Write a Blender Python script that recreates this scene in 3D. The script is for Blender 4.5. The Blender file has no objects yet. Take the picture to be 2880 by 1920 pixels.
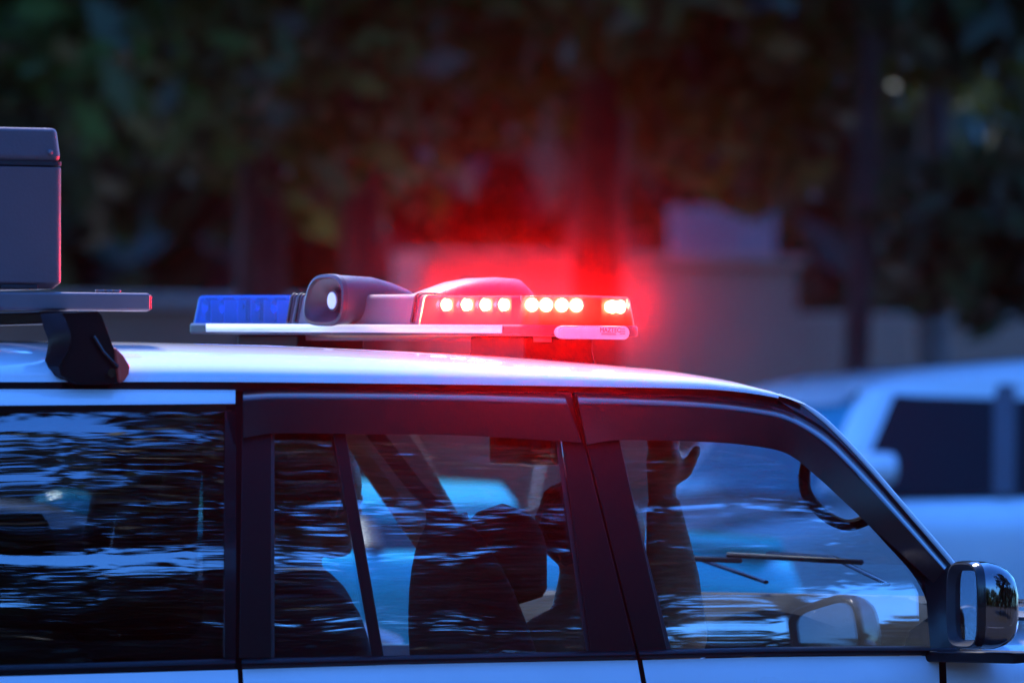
import bpy, bmesh, math, random
import numpy as np
from mathutils import Vector, Matrix
R = math.radians
random.seed(7); rng = np.random.default_rng(11)
scene = bpy.context.scene
col = scene.collection

# ------------------------------------------------------------------ camera
ALPHA = R(32.0); D0 = 20.0; MMPX = 0.00068
FPX = D0 / MMPX
CA, SA = math.cos(ALPHA), math.sin(ALPHA)
EYE = Vector((-D0*SA, -0.93 - D0*CA, 1.49))
PITCH = math.atan(416/FPX)
cam_data = bpy.data.cameras.new('camera')
cam = bpy.data.objects.new('camera', cam_data); col.objects.link(cam)
cam_data.sensor_width = 36.0; cam_data.lens = FPX*36/2880
cam_data.clip_start = 1.0; cam_data.clip_end = 2000
cam.location = EYE
cam.rotation_euler = (math.pi/2 + PITCH, 0, -ALPHA)
cam_data.dof.use_dof = True
cam_data.dof.focus_distance = 20.45
cam_data.dof.aperture_fstop = 5.0
scene.camera = cam

# ------------------------------------------------------------------ world, sun, exposure
world = bpy.data.worlds.new('World'); scene.world = world; world.use_nodes = True
wn, wl = world.node_tree.nodes, world.node_tree.links
wn.clear()
sky = wn.new('ShaderNodeTexSky'); sky.sky_type = 'NISHITA'; sky.sun_disc = False
SUN_EL, SUN_AZ = R(52), R(15)
sky.sun_elevation = SUN_EL; sky.sun_rotation = SUN_AZ
sky.air_density = 1.6; sky.dust_density = 0.4; sky.ozone_density = 3.0
tint = wn.new('ShaderNodeMix'); tint.data_type = 'RGBA'; tint.blend_type = 'MULTIPLY'
tint.inputs[0].default_value = 1.0
tint.inputs[7].default_value = (0.24, 0.71, 1.75, 1)
bg = wn.new('ShaderNodeBackground'); bg.inputs['Strength'].default_value = 0.12
wo = wn.new('ShaderNodeOutputWorld')
wl.new(sky.outputs[0], tint.inputs[6]); wl.new(tint.outputs[2], bg.inputs[0]); wl.new(bg.outputs[0], wo.inputs[0])
sun_d = bpy.data.lights.new('sun', 'SUN'); sun_d.energy = 2.4; sun_d.angle = R(14); sun_d.color = (1.0, 0.93, 0.84)
sun = bpy.data.objects.new('sun', sun_d); col.objects.link(sun)
sv = Vector((math.sin(SUN_AZ)*math.cos(SUN_EL), math.cos(SUN_AZ)*math.cos(SUN_EL), math.sin(SUN_EL)))
sun.rotation_euler = (-sv).to_track_quat('-Z', 'Y').to_euler()
vs = scene.view_settings
vs.view_transform = 'Standard'; vs.look = 'None'; vs.gamma = 1.0; vs.use_curve_mapping = False
vs.exposure = 1.5
cy = scene.cycles
cy.use_denoising = True; cy.max_bounces = 10; cy.transparent_max_bounces = 24; cy.volume_bounces = 0
cy.caustics_reflective = False; cy.caustics_refractive = False
cy.sample_clamp_indirect = 8.0

# ------------------------------------------------------------------ materials
def newmat(name):
    m = bpy.data.materials.new(name); m.use_nodes = True
    n = m.node_tree.nodes; n.clear()
    return m, n, m.node_tree.links
def mat(name, color, rough=0.5, metal=0.0, coat=0.0, var=0.12, scale=8.0, bump=0.0, spec=0.5, bscale=60.0, col2=None):
    m, n, l = newmat(name)
    o = n.new('ShaderNodeOutputMaterial'); p = n.new('ShaderNodeBsdfPrincipled')
    tc = n.new('ShaderNodeTexCoord'); nz = n.new('ShaderNodeTexNoise')
    nz.inputs['Scale'].default_value = scale; nz.inputs['Detail'].default_value = 6
    l.new(tc.outputs['Object'], nz.inputs['Vector'])
    mx = n.new('ShaderNodeMix'); mx.data_type = 'RGBA'
    c2 = col2 or tuple(c*(1-var) for c in color)
    mx.inputs[6].default_value = (*color, 1); mx.inputs[7].default_value = (*c2, 1)
    rp = n.new('ShaderNodeMapRange'); rp.inputs[1].default_value = 0.35; rp.inputs[2].default_value = 0.65
    l.new(nz.outputs[0], rp.inputs[0]); l.new(rp.outputs[0], mx.inputs[0]); l.new(mx.outputs[2], p.inputs['Base Color'])
    rr = n.new('ShaderNodeMapRange'); rr.inputs[3].default_value = rough*0.85; rr.inputs[4].default_value = min(1, rough*1.2)
    l.new(nz.outputs[0], rr.inputs[0]); l.new(rr.outputs[0], p.inputs['Roughness'])
    p.inputs['Metallic'].default_value = metal; p.inputs['Coat Weight'].default_value = coat
    p.inputs['Coat Roughness'].default_value = 0.04
    p.inputs['Specular IOR Level'].default_value = spec
    if bump:
        nb = n.new('ShaderNodeTexNoise'); nb.inputs['Scale'].default_value = bscale; nb.inputs['Detail'].default_value = 4
        l.new(tc.outputs['Object'], nb.inputs['Vector'])
        b = n.new('ShaderNodeBump'); b.inputs['Strength'].default_value = bump; b.inputs['Distance'].default_value = 0.01
        l.new(nb.outputs[0], b.inputs['Height']); l.new(b.outputs[0], p.inputs['Normal'])
    l.new(p.outputs[0], o.inputs[0])
    return m
def glassmat(name, tintc, boost=1.6, rough=0.0, dark=0.0, wave=0.0):
    m, n, l = newmat(name)
    o = n.new('ShaderNodeOutputMaterial'); t = n.new('ShaderNodeBsdfTransparent'); g = n.new('ShaderNodeBsdfGlossy')
    t.inputs[0].default_value = (*tintc, 1); g.inputs['Roughness'].default_value = rough
    g.inputs[0].default_value = (1, 1, 1, 1)
    f = n.new('ShaderNodeFresnel')
    ge = n.new('ShaderNodeNewGeometry'); io = n.new('ShaderNodeMapRange'); io.inputs[3].default_value = 1.52; io.inputs[4].default_value = 1/1.52
    l.new(ge.outputs['Backfacing'], io.inputs[0]); l.new(io.outputs[0], f.inputs[0])
    mu = n.new('ShaderNodeMath'); mu.operation = 'MULTIPLY'; mu.inputs[1].default_value = boost; mu.use_clamp = True
    mx = n.new('ShaderNodeMixShader')
    l.new(f.outputs[0], mu.inputs[0]); l.new(mu.outputs[0], mx.inputs[0]); l.new(t.outputs[0], mx.inputs[1]); l.new(g.outputs[0], mx.inputs[2])
    if wave:
        tc = n.new('ShaderNodeTexCoord'); nb = n.new('ShaderNodeTexNoise'); nb.inputs['Scale'].default_value = 3.0
        nb.inputs['Detail'].default_value = 1.0
        l.new(tc.outputs['Object'], nb.inputs['Vector'])
        b = n.new('ShaderNodeBump'); b.inputs['Strength'].default_value = wave; b.inputs['Distance'].default_value = 0.01
        l.new(nb.outputs[0], b.inputs['Height']); l.new(b.outputs[0], g.inputs['Normal'])
    l.new(mx.outputs[0], o.inputs[0])
    return m
def lensmat(name, tintc, diff, glow=0.35):
    m, n, l = newmat(name)
    o = n.new('ShaderNodeOutputMaterial'); t = n.new('ShaderNodeBsdfTransparent'); t.inputs[0].default_value = (*tintc, 1)
    tr = n.new('ShaderNodeBsdfTranslucent'); tr.inputs[0].default_value = (*diff, 1)
    di = n.new('ShaderNodeBsdfDiffuse'); di.inputs[0].default_value = (*diff, 1)
    a = n.new('ShaderNodeMixShader'); a.inputs[0].default_value = 0.3
    l.new(tr.outputs[0], a.inputs[1]); l.new(di.outputs[0], a.inputs[2])
    b = n.new('ShaderNodeMixShader'); b.inputs[0].default_value = glow
    l.new(t.outputs[0], b.inputs[1]); l.new(a.outputs[0], b.inputs[2])
    g = n.new('ShaderNodeBsdfGlossy'); g.inputs['Roughness'].default_value = 0.05
    f = n.new('ShaderNodeFresnel'); f.inputs[0].default_value = 1.5
    c = n.new('ShaderNodeMixShader'); hf = n.new('ShaderNodeMath'); hf.operation = 'MULTIPLY'; hf.inputs[1].default_value = 0.45
    l.new(f.outputs[0], hf.inputs[0]); l.new(hf.outputs[0], c.inputs[0]); l.new(b.outputs[0], c.inputs[1]); l.new(g.outputs[0], c.inputs[2])
    l.new(c.outputs[0], o.inputs[0])
    return m
def emat(name, color, strength):
    m, n, l = newmat(name)
    o = n.new('ShaderNodeOutputMaterial'); e = n.new('ShaderNodeEmission')
    e.inputs[0].default_value = (*color, 1); e.inputs[1].default_value = strength
    l.new(e.outputs[0], o.inputs[0]); return m
M = {}
M['white'] = mat('white_paint', (0.78, 0.78, 0.78), 0.28, coat=1.0, var=0.07, scale=5, bump=0.06, bscale=2.2)
M['black'] = mat('black_trim', (0.006, 0.005, 0.005), 0.42, spec=0.14, var=0.3, bump=0.08, bscale=300)
M['gloss'] = mat('gloss_black', (0.008, 0.007, 0.008), 0.14, coat=0.15, spec=0.4, var=0.2)
M['rubber'] = mat('rubber', (0.010, 0.009, 0.010), 0.6, var=0.3)
M['visor'] = mat('smoked_acrylic', (0.007, 0.006, 0.007), 0.22, spec=0.45, var=0.15, scale=4)
M['chrome'] = mat('chrome', (0.62, 0.62, 0.64), 0.06, metal=1.0, var=0.05)
M['chrome_dark'] = mat('dark_chrome', (0.20, 0.19, 0.19), 0.05, metal=1.0, var=0.05)
M['mirrorglass'] = mat('mirror_glass', (0.24, 0.24, 0.25), 0.02, metal=1.0, var=0.02)
M['horngrey'] = mat('horn_grey', (0.055, 0.045, 0.055), 0.38, var=0.1, bump=0.1, bscale=400)
M['grey'] = mat('bar_grey', (0.12, 0.10, 0.12), 0.45, var=0.1, bump=0.15, bscale=400)
M['greydark'] = mat('bar_dark_grey', (0.035, 0.030, 0.040), 0.38, var=0.2)
M['case'] = mat('case_paint', (0.16, 0.085, 0.085), 0.42, var=0.12, scale=5, bump=0.1, bscale=150)
M['alu'] = mat('rail_aluminium', (0.24, 0.16, 0.16), 0.45, metal=0.4, var=0.15, scale=12)
M['redcap_redlit'] = mat('red_plastic_and_red_light', (0.85, 0.08, 0.05), 0.35, var=0.15)
M['strip'] = mat('white_reflective_strip', (0.82, 0.84, 0.86), 0.35, var=0.03)
M['clear'] = mat('pearl_plate', (0.62, 0.55, 0.60), 0.3, var=0.06)
M['print'] = mat('print_ink', (0.30, 0.02, 0.03), 0.5)
M['seat'] = mat('seat_cloth', (0.022, 0.018, 0.018), 0.8, var=0.35, scale=30, bump=0.3, bscale=200)
M['dash'] = mat('dash_vinyl', (0.022, 0.022, 0.026), 0.8, spec=0.12, var=0.2, bump=0.2, bscale=220)
M['lining'] = mat('headliner', (0.20, 0.17, 0.14), 0.85, var=0.15, bump=0.2, bscale=200)
M['beige'] = mat('trim_beige', (0.36, 0.33, 0.26), 0.7, var=0.12)
M['glass'] = glassmat('side_glass', (0.86, 0.92, 0.94), 5.0, wave=0.11)
M['glass_dark'] = glassmat('tinted_glass', (0.36, 0.39, 0.40), 4.6, wave=0.12)
M['glass_clear'] = glassmat('clear_glass', (0.94, 0.97, 0.98), 1.0)
M['redlens'] = lensmat('red_lens', (1.0, 0.040, 0.035), (1.0, 0.006, 0.010), 0.42)
M['bluelens'] = lensmat('blue_lens', (0.0, 0.36, 1.0), (0.0, 0.20, 1.0), 0.28)
M['led'] = emat('led_emitter', (1.0, 0.26, 0.12), 420)
M['reflector'] = mat('led_reflector', (0.7, 0.7, 0.72), 0.2, metal=0.9, var=0.1)
M['pcb'] = mat('led_board', (0.12, 0.12, 0.14), 0.5)
M['tyre'] = mat('tyre', (0.015, 0.015, 0.016), 0.8, var=0.3)
M['rim'] = mat('rim', (0.4, 0.4, 0.42), 0.3, metal=0.8)
M['skin'] = mat('skin', (0.30, 0.14, 0.08), 0.5, var=0.15)
M['hair'] = mat('hair', (0.010, 0.008, 0.007), 0.55, var=0.4, scale=60, bump=0.8, bscale=90)
M['uniform'] = mat('uniform_cloth', (0.38, 0.19, 0.10), 0.85, var=0.3, scale=14, bump=0.3, bscale=120)
M['darkcloth'] = mat('dark_cloth', (0.015, 0.014, 0.018), 0.85, var=0.3, bump=0.3)
M['asphalt'] = mat('asphalt', (0.05, 0.05, 0.052), 0.85, var=0.3, scale=30, bump=0.5, bscale=120)
M['kerb'] = mat('kerb_concrete', (0.28, 0.27, 0.25), 0.85, var=0.25, scale=5, bump=0.4)
M['paint'] = mat('road_paint', (0.7, 0.7, 0.68), 0.7, var=0.15)
M['soil'] = mat('soil', (0.06, 0.05, 0.035), 0.95, var=0.4, scale=3, bump=0.6)
M['wall'] = mat('wall_plaster', (0.28, 0.165, 0.11), 0.9, var=0.25, scale=1.2, bump=0.3)
M['panel'] = mat('pale_panel', (0.20, 0.14, 0.15), 0.7, var=0.15, scale=3)
M['bark'] = mat('bark', (0.06, 0.045, 0.038), 0.9, var=0.45, scale=10, bump=0.8, bscale=30)
M['barkpale'] = mat('bark_pale', (0.22, 0.19, 0.18), 0.9, var=0.35, scale=8, bump=0.8, bscale=30)
def leafmat(name, c1, c2):
    m, n, l = newmat(name)
    o = n.new('ShaderNodeOutputMaterial'); p = n.new('ShaderNodeBsdfPrincipled')
    g = n.new('ShaderNodeNewGeometry'); cr = n.new('ShaderNodeValToRGB')
    cr.color_ramp.elements[0].color = (*c1, 1); cr.color_ramp.elements[1].color = (*c2, 1)
    l.new(g.outputs['Random Per Island'], cr.inputs[0]); l.new(cr.outputs[0], p.inputs['Base Color'])
    p.inputs['Roughness'].default_value = 0.42
    tr = n.new('ShaderNodeBsdfTranslucent'); l.new(cr.outputs[0], tr.inputs[0])
    mx = n.new('ShaderNodeMixShader'); mx.inputs[0].default_value = 0.25
    l.new(p.outputs[0], mx.inputs[1]); l.new(tr.outputs[0], mx.inputs[2]); l.new(mx.outputs[0], o.inputs[0])
    return m
M['leaf'] = leafmat('leaf_green', (0.020, 0.030, 0.006), (0.10, 0.17, 0.03))
M['leaf4'] = leafmat('leaf_deep', (0.008, 0.014, 0.006), (0.03, 0.04, 0.014))
M['leaf2'] = leafmat('leaf_olive', (0.035, 0.035, 0.008), (0.16, 0.17, 0.025))
M['leaf3'] = leafmat('leaf_dark', (0.014, 0.020, 0.007), (0.05, 0.085, 0.022))

# ------------------------------------------------------------------ object helpers
def link(name, me, m=None, parent=None, smooth=True, loc=None):
    o = bpy.data.objects.new(name, me); col.objects.link(o)
    if m is not None and not me.materials: me.materials.append(m if not isinstance(m, str) else M[m])
    if smooth and hasattr(me, 'polygons'):
        me.polygons.foreach_set('use_smooth', [True]*len(me.polygons))
    if loc is not None: o.location = loc
    if parent is not None:
        o.parent = parent
        o.matrix_parent_inverse = Matrix.Translation(-world_loc(parent))
    return o
def world_loc(o):
    v = Vector(o.location)
    p = o.parent
    return v if p is None else v + world_loc_parent(o)
def world_loc_parent(o):
    return Vector((0, 0, 0))
def bmobj(name, bm, m, parent=None, smooth=True, bevel=0.0, segs=2, sharp=35, loc=None):
    bmesh.ops.recalc_face_normals(bm, faces=bm.faces)
    if smooth:
        for e in bm.edges:
            if len(e.link_faces) == 2 and e.calc_face_angle(0) > R(sharp): e.smooth = False
    me = bpy.data.meshes.new(name); bm.to_mesh(me); bm.free()
    o = link(name, me, m, parent, smooth, loc)
    if bevel:
        b = o.modifiers.new('bevel', 'BEVEL'); b.width = bevel; b.segments = segs; b.limit_method = 'ANGLE'; b.angle_limit = R(30)
        b.harden_normals = True
    return o
def empty(name, loc, label, cat, group=None, kind=None):
    o = bpy.data.objects.new(name, None); col.objects.link(o); o.location = loc
    o['label'] = label; o['category'] = cat
    if group: o['group'] = group
    if kind: o['kind'] = kind
    return o
def tagt(o, label, cat, group=None):
    o['label'] = label; o['category'] = cat
    if group: o['group'] = group
    return o
def struct(o, kind='structure'):
    o['kind'] = kind; return o
def boxbm(x0, x1, y0, y1, z0, z1, bm=None):
    bm = bm or bmesh.new()
    v = [bm.verts.new(p) for p in ((x0,y0,z0),(x1,y0,z0),(x1,y1,z0),(x0,y1,z0),(x0,y0,z1),(x1,y0,z1),(x1,y1,z1),(x0,y1,z1))]
    for f in ((0,3,2,1),(4,5,6,7),(0,1,5,4),(1,2,6,5),(2,3,7,6),(3,0,4,7)): bm.faces.new([v[i] for i in f])
    return bm
def gridbm(rows, bm=None, closed=False, capends=False):
    """rows: list of lists of points, lofted into quads."""
    bm = bm or bmesh.new()
    vr = [[bm.verts.new(p) for p in r] for r in rows]
    n = len(rows[0])
    for a, b in zip(vr[:-1], vr[1:]):
        for i in range(n if closed else n-1):
            j = (i+1) % n
            bm.faces.new((a[i], a[j], b[j], b[i]))
    if capends:
        if capends != 'end': bm.faces.new(vr[0])
        bm.faces.new(list(reversed(vr[-1])))
    return bm
def tubebm(pts, rad, seg=12, bm=None, flat=1.0, caps=True):
    pts = [Vector(p) for p in pts]
    rads = rad if isinstance(rad, (list, tuple)) else [rad]*len(pts)
    rows = []; up = Vector((0, 0, 1)); prev = None
    for i, p in enumerate(pts):
        t = (pts[min(i+1, len(pts)-1)] - pts[max(i-1, 0)]).normalized()
        if prev is None:
            a = t.cross(up); a = a if a.length > .1 else t.cross(Vector((0, 1, 0))); a.normalize()
        else:
            a = prev - t*prev.dot(t); a.normalize()
        prev = a; b = t.cross(a)
        rows.append([p + (a*math.cos(2*math.pi*k/seg) + b*flat*math.sin(2*math.pi*k/seg))*rads[i] for k in range(seg)])
    return gridbm(rows, bm, closed=True, capends=caps)
def spline(pts, n):
    """Catmull-Rom resample to n points, even in chord length."""
    P = [Vector(p) if len(p) == 3 else Vector((p[0], p[1], 0)) for p in pts]
    if len(P) == 2: return [P[0].lerp(P[1], i/(n-1)) for i in range(n)]
    d = [0]
    for a, b in zip(P[:-1], P[1:]): d.append(d[-1] + (b-a).length)
    out = []
    for i in range(n):
        s = d[-1]*i/(n-1); k = 0
        while k < len(P)-2 and s > d[k+1]: k += 1
        t = (s-d[k])/max(1e-9, d[k+1]-d[k])
        p1, p2 = P[k], P[k+1]
        L = d[k+1]-d[k]
        m1 = (P[k+1]-P[k-1])*(L/(d[k+1]-d[k-1])) if k > 0 else (p2-p1)
        m2 = (P[k+2]-P[k])*(L/(d[k+2]-d[k])) if k+2 < len(P) else (p2-p1)
        t2, t3 = t*t, t*t*t
        out.append(p1*(2*t3-3*t2+1) + m1*(t3-2*t2+t) + p2*(-2*t3+3*t2) + m2*(t3-t2))
    return out
def polyline(pts, n):
    P = [Vector(p) if len(p) == 3 else Vector((p[0], p[1], 0)) for p in pts]
    d = [0]
    for a, b in zip(P[:-1], P[1:]): d.append(d[-1] + (b-a).length)
    out = []
    for i in range(n):
        s = d[-1]*i/(n-1); k = 0
        while k < len(P)-2 and s > d[k+1]: k += 1
        out.append(P[k].lerp(P[k+1], (s-d[k])/max(1e-9, d[k+1]-d[k])))
    return out

# measured positions: a picture point becomes a place on a plane of the vehicle
Rm = cam.rotation_euler.to_matrix()
def ray(u, v):
    return Rm @ Vector(((u-1440)/FPX, -(v-960)/FPX, -1.0))
def onY(u, v, y):
    r = ray(u, v); return EYE + r*((y-EYE.y)/r.y)
def onX(u, v, x):
    r = ray(u, v); return EYE + r*((x-EYE.x)/r.x)
def atD(u, v, depth):
    return EYE + ray(u, v)*depth
def ys(z):                      # barrel-shaped side of the vehicle (near side, negative y)
    t = z - 1.15
    if t < 0: return -0.93 + 0.08*t + 0.10*t*t
    return -0.93 + 0.08*t + 0.31*t*t
def S(u, v, off=0.0):
    y = -0.88
    for _ in range(12):
        p = onY(u, v, y); y = ys(p.z) - off
    return onY(u, v, y)

# ------------------------------------------------------------------ ground and road
def sheet(name, x0, x1, y0, y1, z, m, parent=None):
    bm = bmesh.new(); v = [bm.verts.new(p) for p in ((x0,y0,z),(x1,y0,z),(x1,y1,z),(x0,y1,z))]; bm.faces.new(v)
    return bmobj(name, bm, m, parent, smooth=False)
struct(sheet('ground', -600, 600, -600, 900, -0.02, 'soil'))
struct(sheet('road', -120, 150, -9, 7.0, 0.0, 'asphalt'))
for y in (-5.0, 2.6):
    for k in range(-6, 10):
        struct(sheet('road_marking', k*6.0, k*6.0+3.0, y, y+0.12, 0.004, 'paint'))
struct(bmobj('kerb', boxbm(-120, 150, 7.0, 7.3, -0.05, 0.16), 'kerb', bevel=0.02))
struct(bmobj('far_carriageway', boxbm(-120, 150, 7.3, 20.0, -0.05, 0.14), 'asphalt', smooth=False))
struct(bmobj('pavement', boxbm(-120, 150, 20.0, 23.0, -0.05, 0.27), 'kerb', bevel=0.02))

# ------------------------------------------------------------------ trees
def leaves_mesh(name, centers, radii, counts, size, mname, flatz=0.8):
    P = []
    for c, r, n in zip(centers, radii, counts):
        d = rng.normal(size=(n, 3)); d /= np.linalg.norm(d, axis=1)[:, None]
        rr = r*rng.random(n)**0.45
        P.append(np.array(c) + d*rr[:, None]*np.array([1, 1, flatz]))
    P = np.concatenate(P); n = len(P)
    a = rng.normal(size=(n, 3)); a /= np.linalg.norm(a, axis=1)[:, None]
    b = np.cross(a, rng.normal(size=(n, 3))); b /= np.linalg.norm(b, axis=1)[:, None]
    s = size*(0.6+0.8*rng.random(n))[:, None]
    V = np.empty((n, 4, 3)); V[:, 0] = P-a*s; V[:, 1] = P+b*s*0.45; V[:, 2] = P+a*s; V[:, 3] = P-b*s*0.45
    me = bpy.data.meshes.new(name)
    me.vertices.add(n*4); me.vertices.foreach_set('co', V.reshape(-1))
    me.loops.add(n*4); me.loops.foreach_set('vertex_index', np.arange(n*4))
    me.polygons.add(n); me.polygons.foreach_set('loop_start', np.arange(n)*4); me.polygons.foreach_set('loop_total', np.full(n, 4))
    me.update(); me.validate(); me.materials.append(M[mname])
    return me
def tree(name, x, y, h, crown_r, label, low, nleaf=14000, size=0.09, leaf='leaf', bark='bark', trunk=0.16, lean=(0, 0), group=None, z0=0.2, clumps=26, spread=1.0, flatz=0.8, shade_canopy=False):
    t = empty(name, (x, y, z0), label, 'tree', group)
    base = Vector((x, y, z0)); top = base + Vector((lean[0], lean[1], h*0.75))
    pts = [base.lerp(top, k/7) + Vector((random.uniform(-.06, .06), random.uniform(-.06, .06), 0))*(k > 0) for k in range(8)]
    bm = tubebm(pts, [trunk*(1.25 if k == 0 else 1-0.09*k) for k in range(8)], 12)
    ends = []
    for k in range(9):
        f = random.uniform(0.62 if shade_canopy else 0.35, 0.95); s = base.lerp(top, f)
        a = random.uniform(0, 2*math.pi); L = crown_r*random.uniform(0.5, 0.95)*spread
        e = s + Vector((math.cos(a)*L, math.sin(a)*L, random.uniform(0.1, 0.5)*L))
        mid = s.lerp(e, .5) + Vector((0, 0, .12*L))
        tubebm([s, mid, e], [trunk*.4, trunk*.28, trunk*.1], 7, bm); ends += [e, mid]
    bmobj('trunk', bm, bark, t)
    cs, rs, ns = [], [], []
    for k in range(clumps):
        a = random.uniform(0, 2*math.pi); rr = crown_r*math.sqrt(random.random())*spread
        zc = low + (h-low)*random.random()
        f = 1-0.5*abs((zc-low)/(h-low)-0.35)
        cs.append((x+lean[0]*zc/h+math.cos(a)*rr*f, y+lean[1]*zc/h+math.sin(a)*rr*f, zc)); r = random.uniform(0.35, 0.85)*crown_r*0.4
        rs.append(r); ns.append(int(nleaf/clumps))
    if shade_canopy:
        for k in range(14):  # overhang above the view, added to darken the foliage below
            a = random.uniform(0, 2*math.pi); rr = 4.2*math.sqrt(random.random())
            cs.append((x+math.cos(a)*rr-1.2, y+math.sin(a)*rr-2.0, random.uniform(5.2, 9.5))); rs.append(1.7); ns.append(260)
    for e in ends:
        cs.append(tuple(e)); rs.append(crown_r*.22); ns.append(int(nleaf/clumps*.5))
    link('crown', leaves_mesh('crown', cs, rs, ns, size, leaf, flatz), None, t, smooth=False)
    return t

# background row, beyond the far carriageway; place by lateral position in the view at a given depth
def bgpos(u, depth):
    p = atD(u, 1376, depth); return p.x, p.y
BGT = 'dark trees beyond the far carriageway'
bgt = [
 (-250, 44, 7.5, 2.3, 2.9, 'leaf3', 'bark', 'dense dark green tree behind the grey roof case at the frame edge', 0.17, (0, 0)),
 (600, 45, 8.0, 2.3, 2.95, 'leaf', 'bark', 'dark tree with a few bright green leaves above the blue end of the light bar', 0.14, (0.6, 0)),
 (1050, 45, 8.5, 2.2, 3.0, 'leaf2', 'bark', 'tree with a bare upright trunk above the loudspeaker horn', 0.12, (-0.1, 0)),
 (1620, 46, 8.0, 2.4, 3.35, 'leaf2', 'bark', 'olive leaved tree above the lit red end of the light bar', 0.16, (0.3, 0)),
 (2360, 44, 8.0, 2.2, 3.75, 'leaf', 'bark', 'green leaved tree above the pale square panel on the wall', 0.07, (0.35, 0)),
 (2600, 46, 9.0, 2.2, 3.0, 'leaf', 'barkpale', 'tree whose pale stem shows high between leaves, above the white oncoming car', 0.10, (0.15, 0)),
 (2610, 42, 7.0, 1.6, 2.5, 'leaf3', 'barkpale', 'leaning pale stemmed tree at the far right of the row', 0.07, (2.6, 0)),
]
for (u, dp, h, cr, low, lf, bk, lab, tr_, lean) in bgt:
    x, y = bgpos(u, dp)
    tree('street_tree', x, y, h, cr, lab, low, nleaf=9000, size=0.12, leaf=lf, bark=bk, trunk=tr_, lean=lean, group=BGT, clumps=34, shade_canopy=True)
# wood behind everything: reads as one dark mass
cs, rs, ns = [], [], []
for k in range(150):
    u = random.uniform(-900, 3800); dp = random.uniform(58, 72); x, y = bgpos(u, dp)
    cs.append((x, y, random.uniform(1.5, 11))); rs.append(random.uniform(1.2, 2.2)); ns.append(420)
wood = link('woodland', leaves_mesh('woodland', cs, rs, ns, 0.26, 'leaf3'), None, None, smooth=False); struct(wood, 'stuff')
cs, rs, ns = [], [], []
for k in range(60):
    u = random.uniform(-900, 3800); dp = random.uniform(76, 84); x, y = bgpos(u, dp)
    cs.append((x, y, random.uniform(0, 14))); rs.append(3.4); ns.append(420)
w2 = link('distant_woodland', leaves_mesh('distant_woodland', cs, rs, ns, 0.6, 'leaf3'), None, None, smooth=False); struct(w2, 'stuff')
keep = rng; rng = np.random.default_rng(5); rr_ = random.Random(3)
cs, rs, ns = [], [], []
for k in range(80):
    u = rr_.uniform(-900, 3800); dp = rr_.uniform(86, 92); x, y = bgpos(u, dp)
    cs.append((x, y, rr_.uniform(0, 15))); rs.append(3.6); ns.append(420)
struct(link('far_woodland', leaves_mesh('far_woodland', cs, rs, ns, 0.7, 'leaf3'), None, None, smooth=False), 'stuff')
rng = keep

# boundary wall with coping and pillars, and a pale panel standing on it
def obox(c, lx, ly, lz):       # box centred in x,y, resting at c.z
    return boxbm(c[0]-lx/2, c[0]+lx/2, c[1]-ly/2, c[1]+ly/2, c[2], c[2]+lz)
WY = 26.5
wx0 = bgpos(-700, 50)[0]; wx1 = bgpos(3500, 50)[0]
wl_ = empty('boundary_wall', ((wx0+wx1)/2, WY, 0), 'low brown plastered wall stepping up below the trees beyond the road', 'wall')
def wall_x(u, yy=WY):
    r = ray(u, 1376); t = (yy-EYE.y)/r.y; return (EYE+r*t).x, t
xa, ta = wall_x(1170); xb, tb = wall_x(2230); xc, tc_ = wall_x(2420)
def wz(v, t): return (EYE + ray(1440, v)*t).z
bmobj('wall_section', boxbm(wx0-8, xa, WY, WY+.25, 0, wz(872, ta)), 'wall', wl_, bevel=.02)
bmobj('wall_section', boxbm(xa+.002, xb, WY-.05, WY+.25, 0, wz(735, ta)), 'wall', wl_, bevel=.02)
bmobj('wall_section', boxbm(xb+.002, wx1+6, WY, WY+.25, 0, wz(880, tb)), 'wall', wl_, bevel=.02)
bmobj('coping', boxbm(wx0-8, xa-.03, WY-.04, WY+.29, wz(872, ta)+.001, wz(872, ta)+.06), 'kerb', wl_, bevel=.01)
bmobj('coping', boxbm(xa+.03, xb+.03, WY-.09, WY+.29, wz(735, ta)+.001, wz(735, ta)+.05), 'wall', wl_, bevel=.01)
x1, t1 = wall_x(1895, WY+.5); x2, t2 = wall_x(2185, WY+.5)
pn = empty('notice_panel', ((x1+x2)/2, WY+.5, 0), 'pale violet blank square panel standing behind the brown wall', 'panel')
bmobj('board', boxbm(x1, x2, WY+.5, WY+.56, wz(735, t1)-.3, wz(580, t1)), 'panel', pn, bevel=.01)
for xx in (x1+.12, x2-.12):
    bmobj('post', boxbm(xx-.04, xx+.04, WY+.565, WY+.64, 0, wz(590, t1)), 'bark', pn)

# trees on the near side of the road: seen mirrored in the side windows
NT = 'roadside trees on the near side of the road'
for (dist, lat, h, cr, low, nl, cl, lab) in [
    (13.0, 3.2, 15, 3.6, 6.9, 60000, 84, 'tall dense tree mirrored high in the door windows'),
    (16.0, 1.2, 10.8, 3.1, 2.0, 26000, 56, 'thin leaved tree mirrored in the rear door window'),
    (15.0, -3.4, 8.8, 2.9, 1.8, 26000, 52, 'low spreading tree mirrored in the rear side window'),
    (14.0, -3.2, 14.0, 2.6, 6.0, 24000, 38, 'slim tall tree mirrored at the top of the rear side window'),
    (14.0, 6.2, 9.5, 3.1, 1.8, 26000, 56, 'broad tree mirrored in the front door window'),
    (22.0, -.5, 8.5, 3.8, 1.0, 24000, 50, 'far low tree mirrored near the window sills')]:
    bx, by = 0.0 + SA*dist + CA*lat, -0.9 - CA*dist + SA*lat
    tree('roadside_tree', bx, by, h, cr, lab, low, nleaf=nl, size=0.085, leaf='leaf4', trunk=0.15, group=NT, clumps=cl, z0=0, flatz=0.6)
cs, rs, ns = [], [], []
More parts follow.
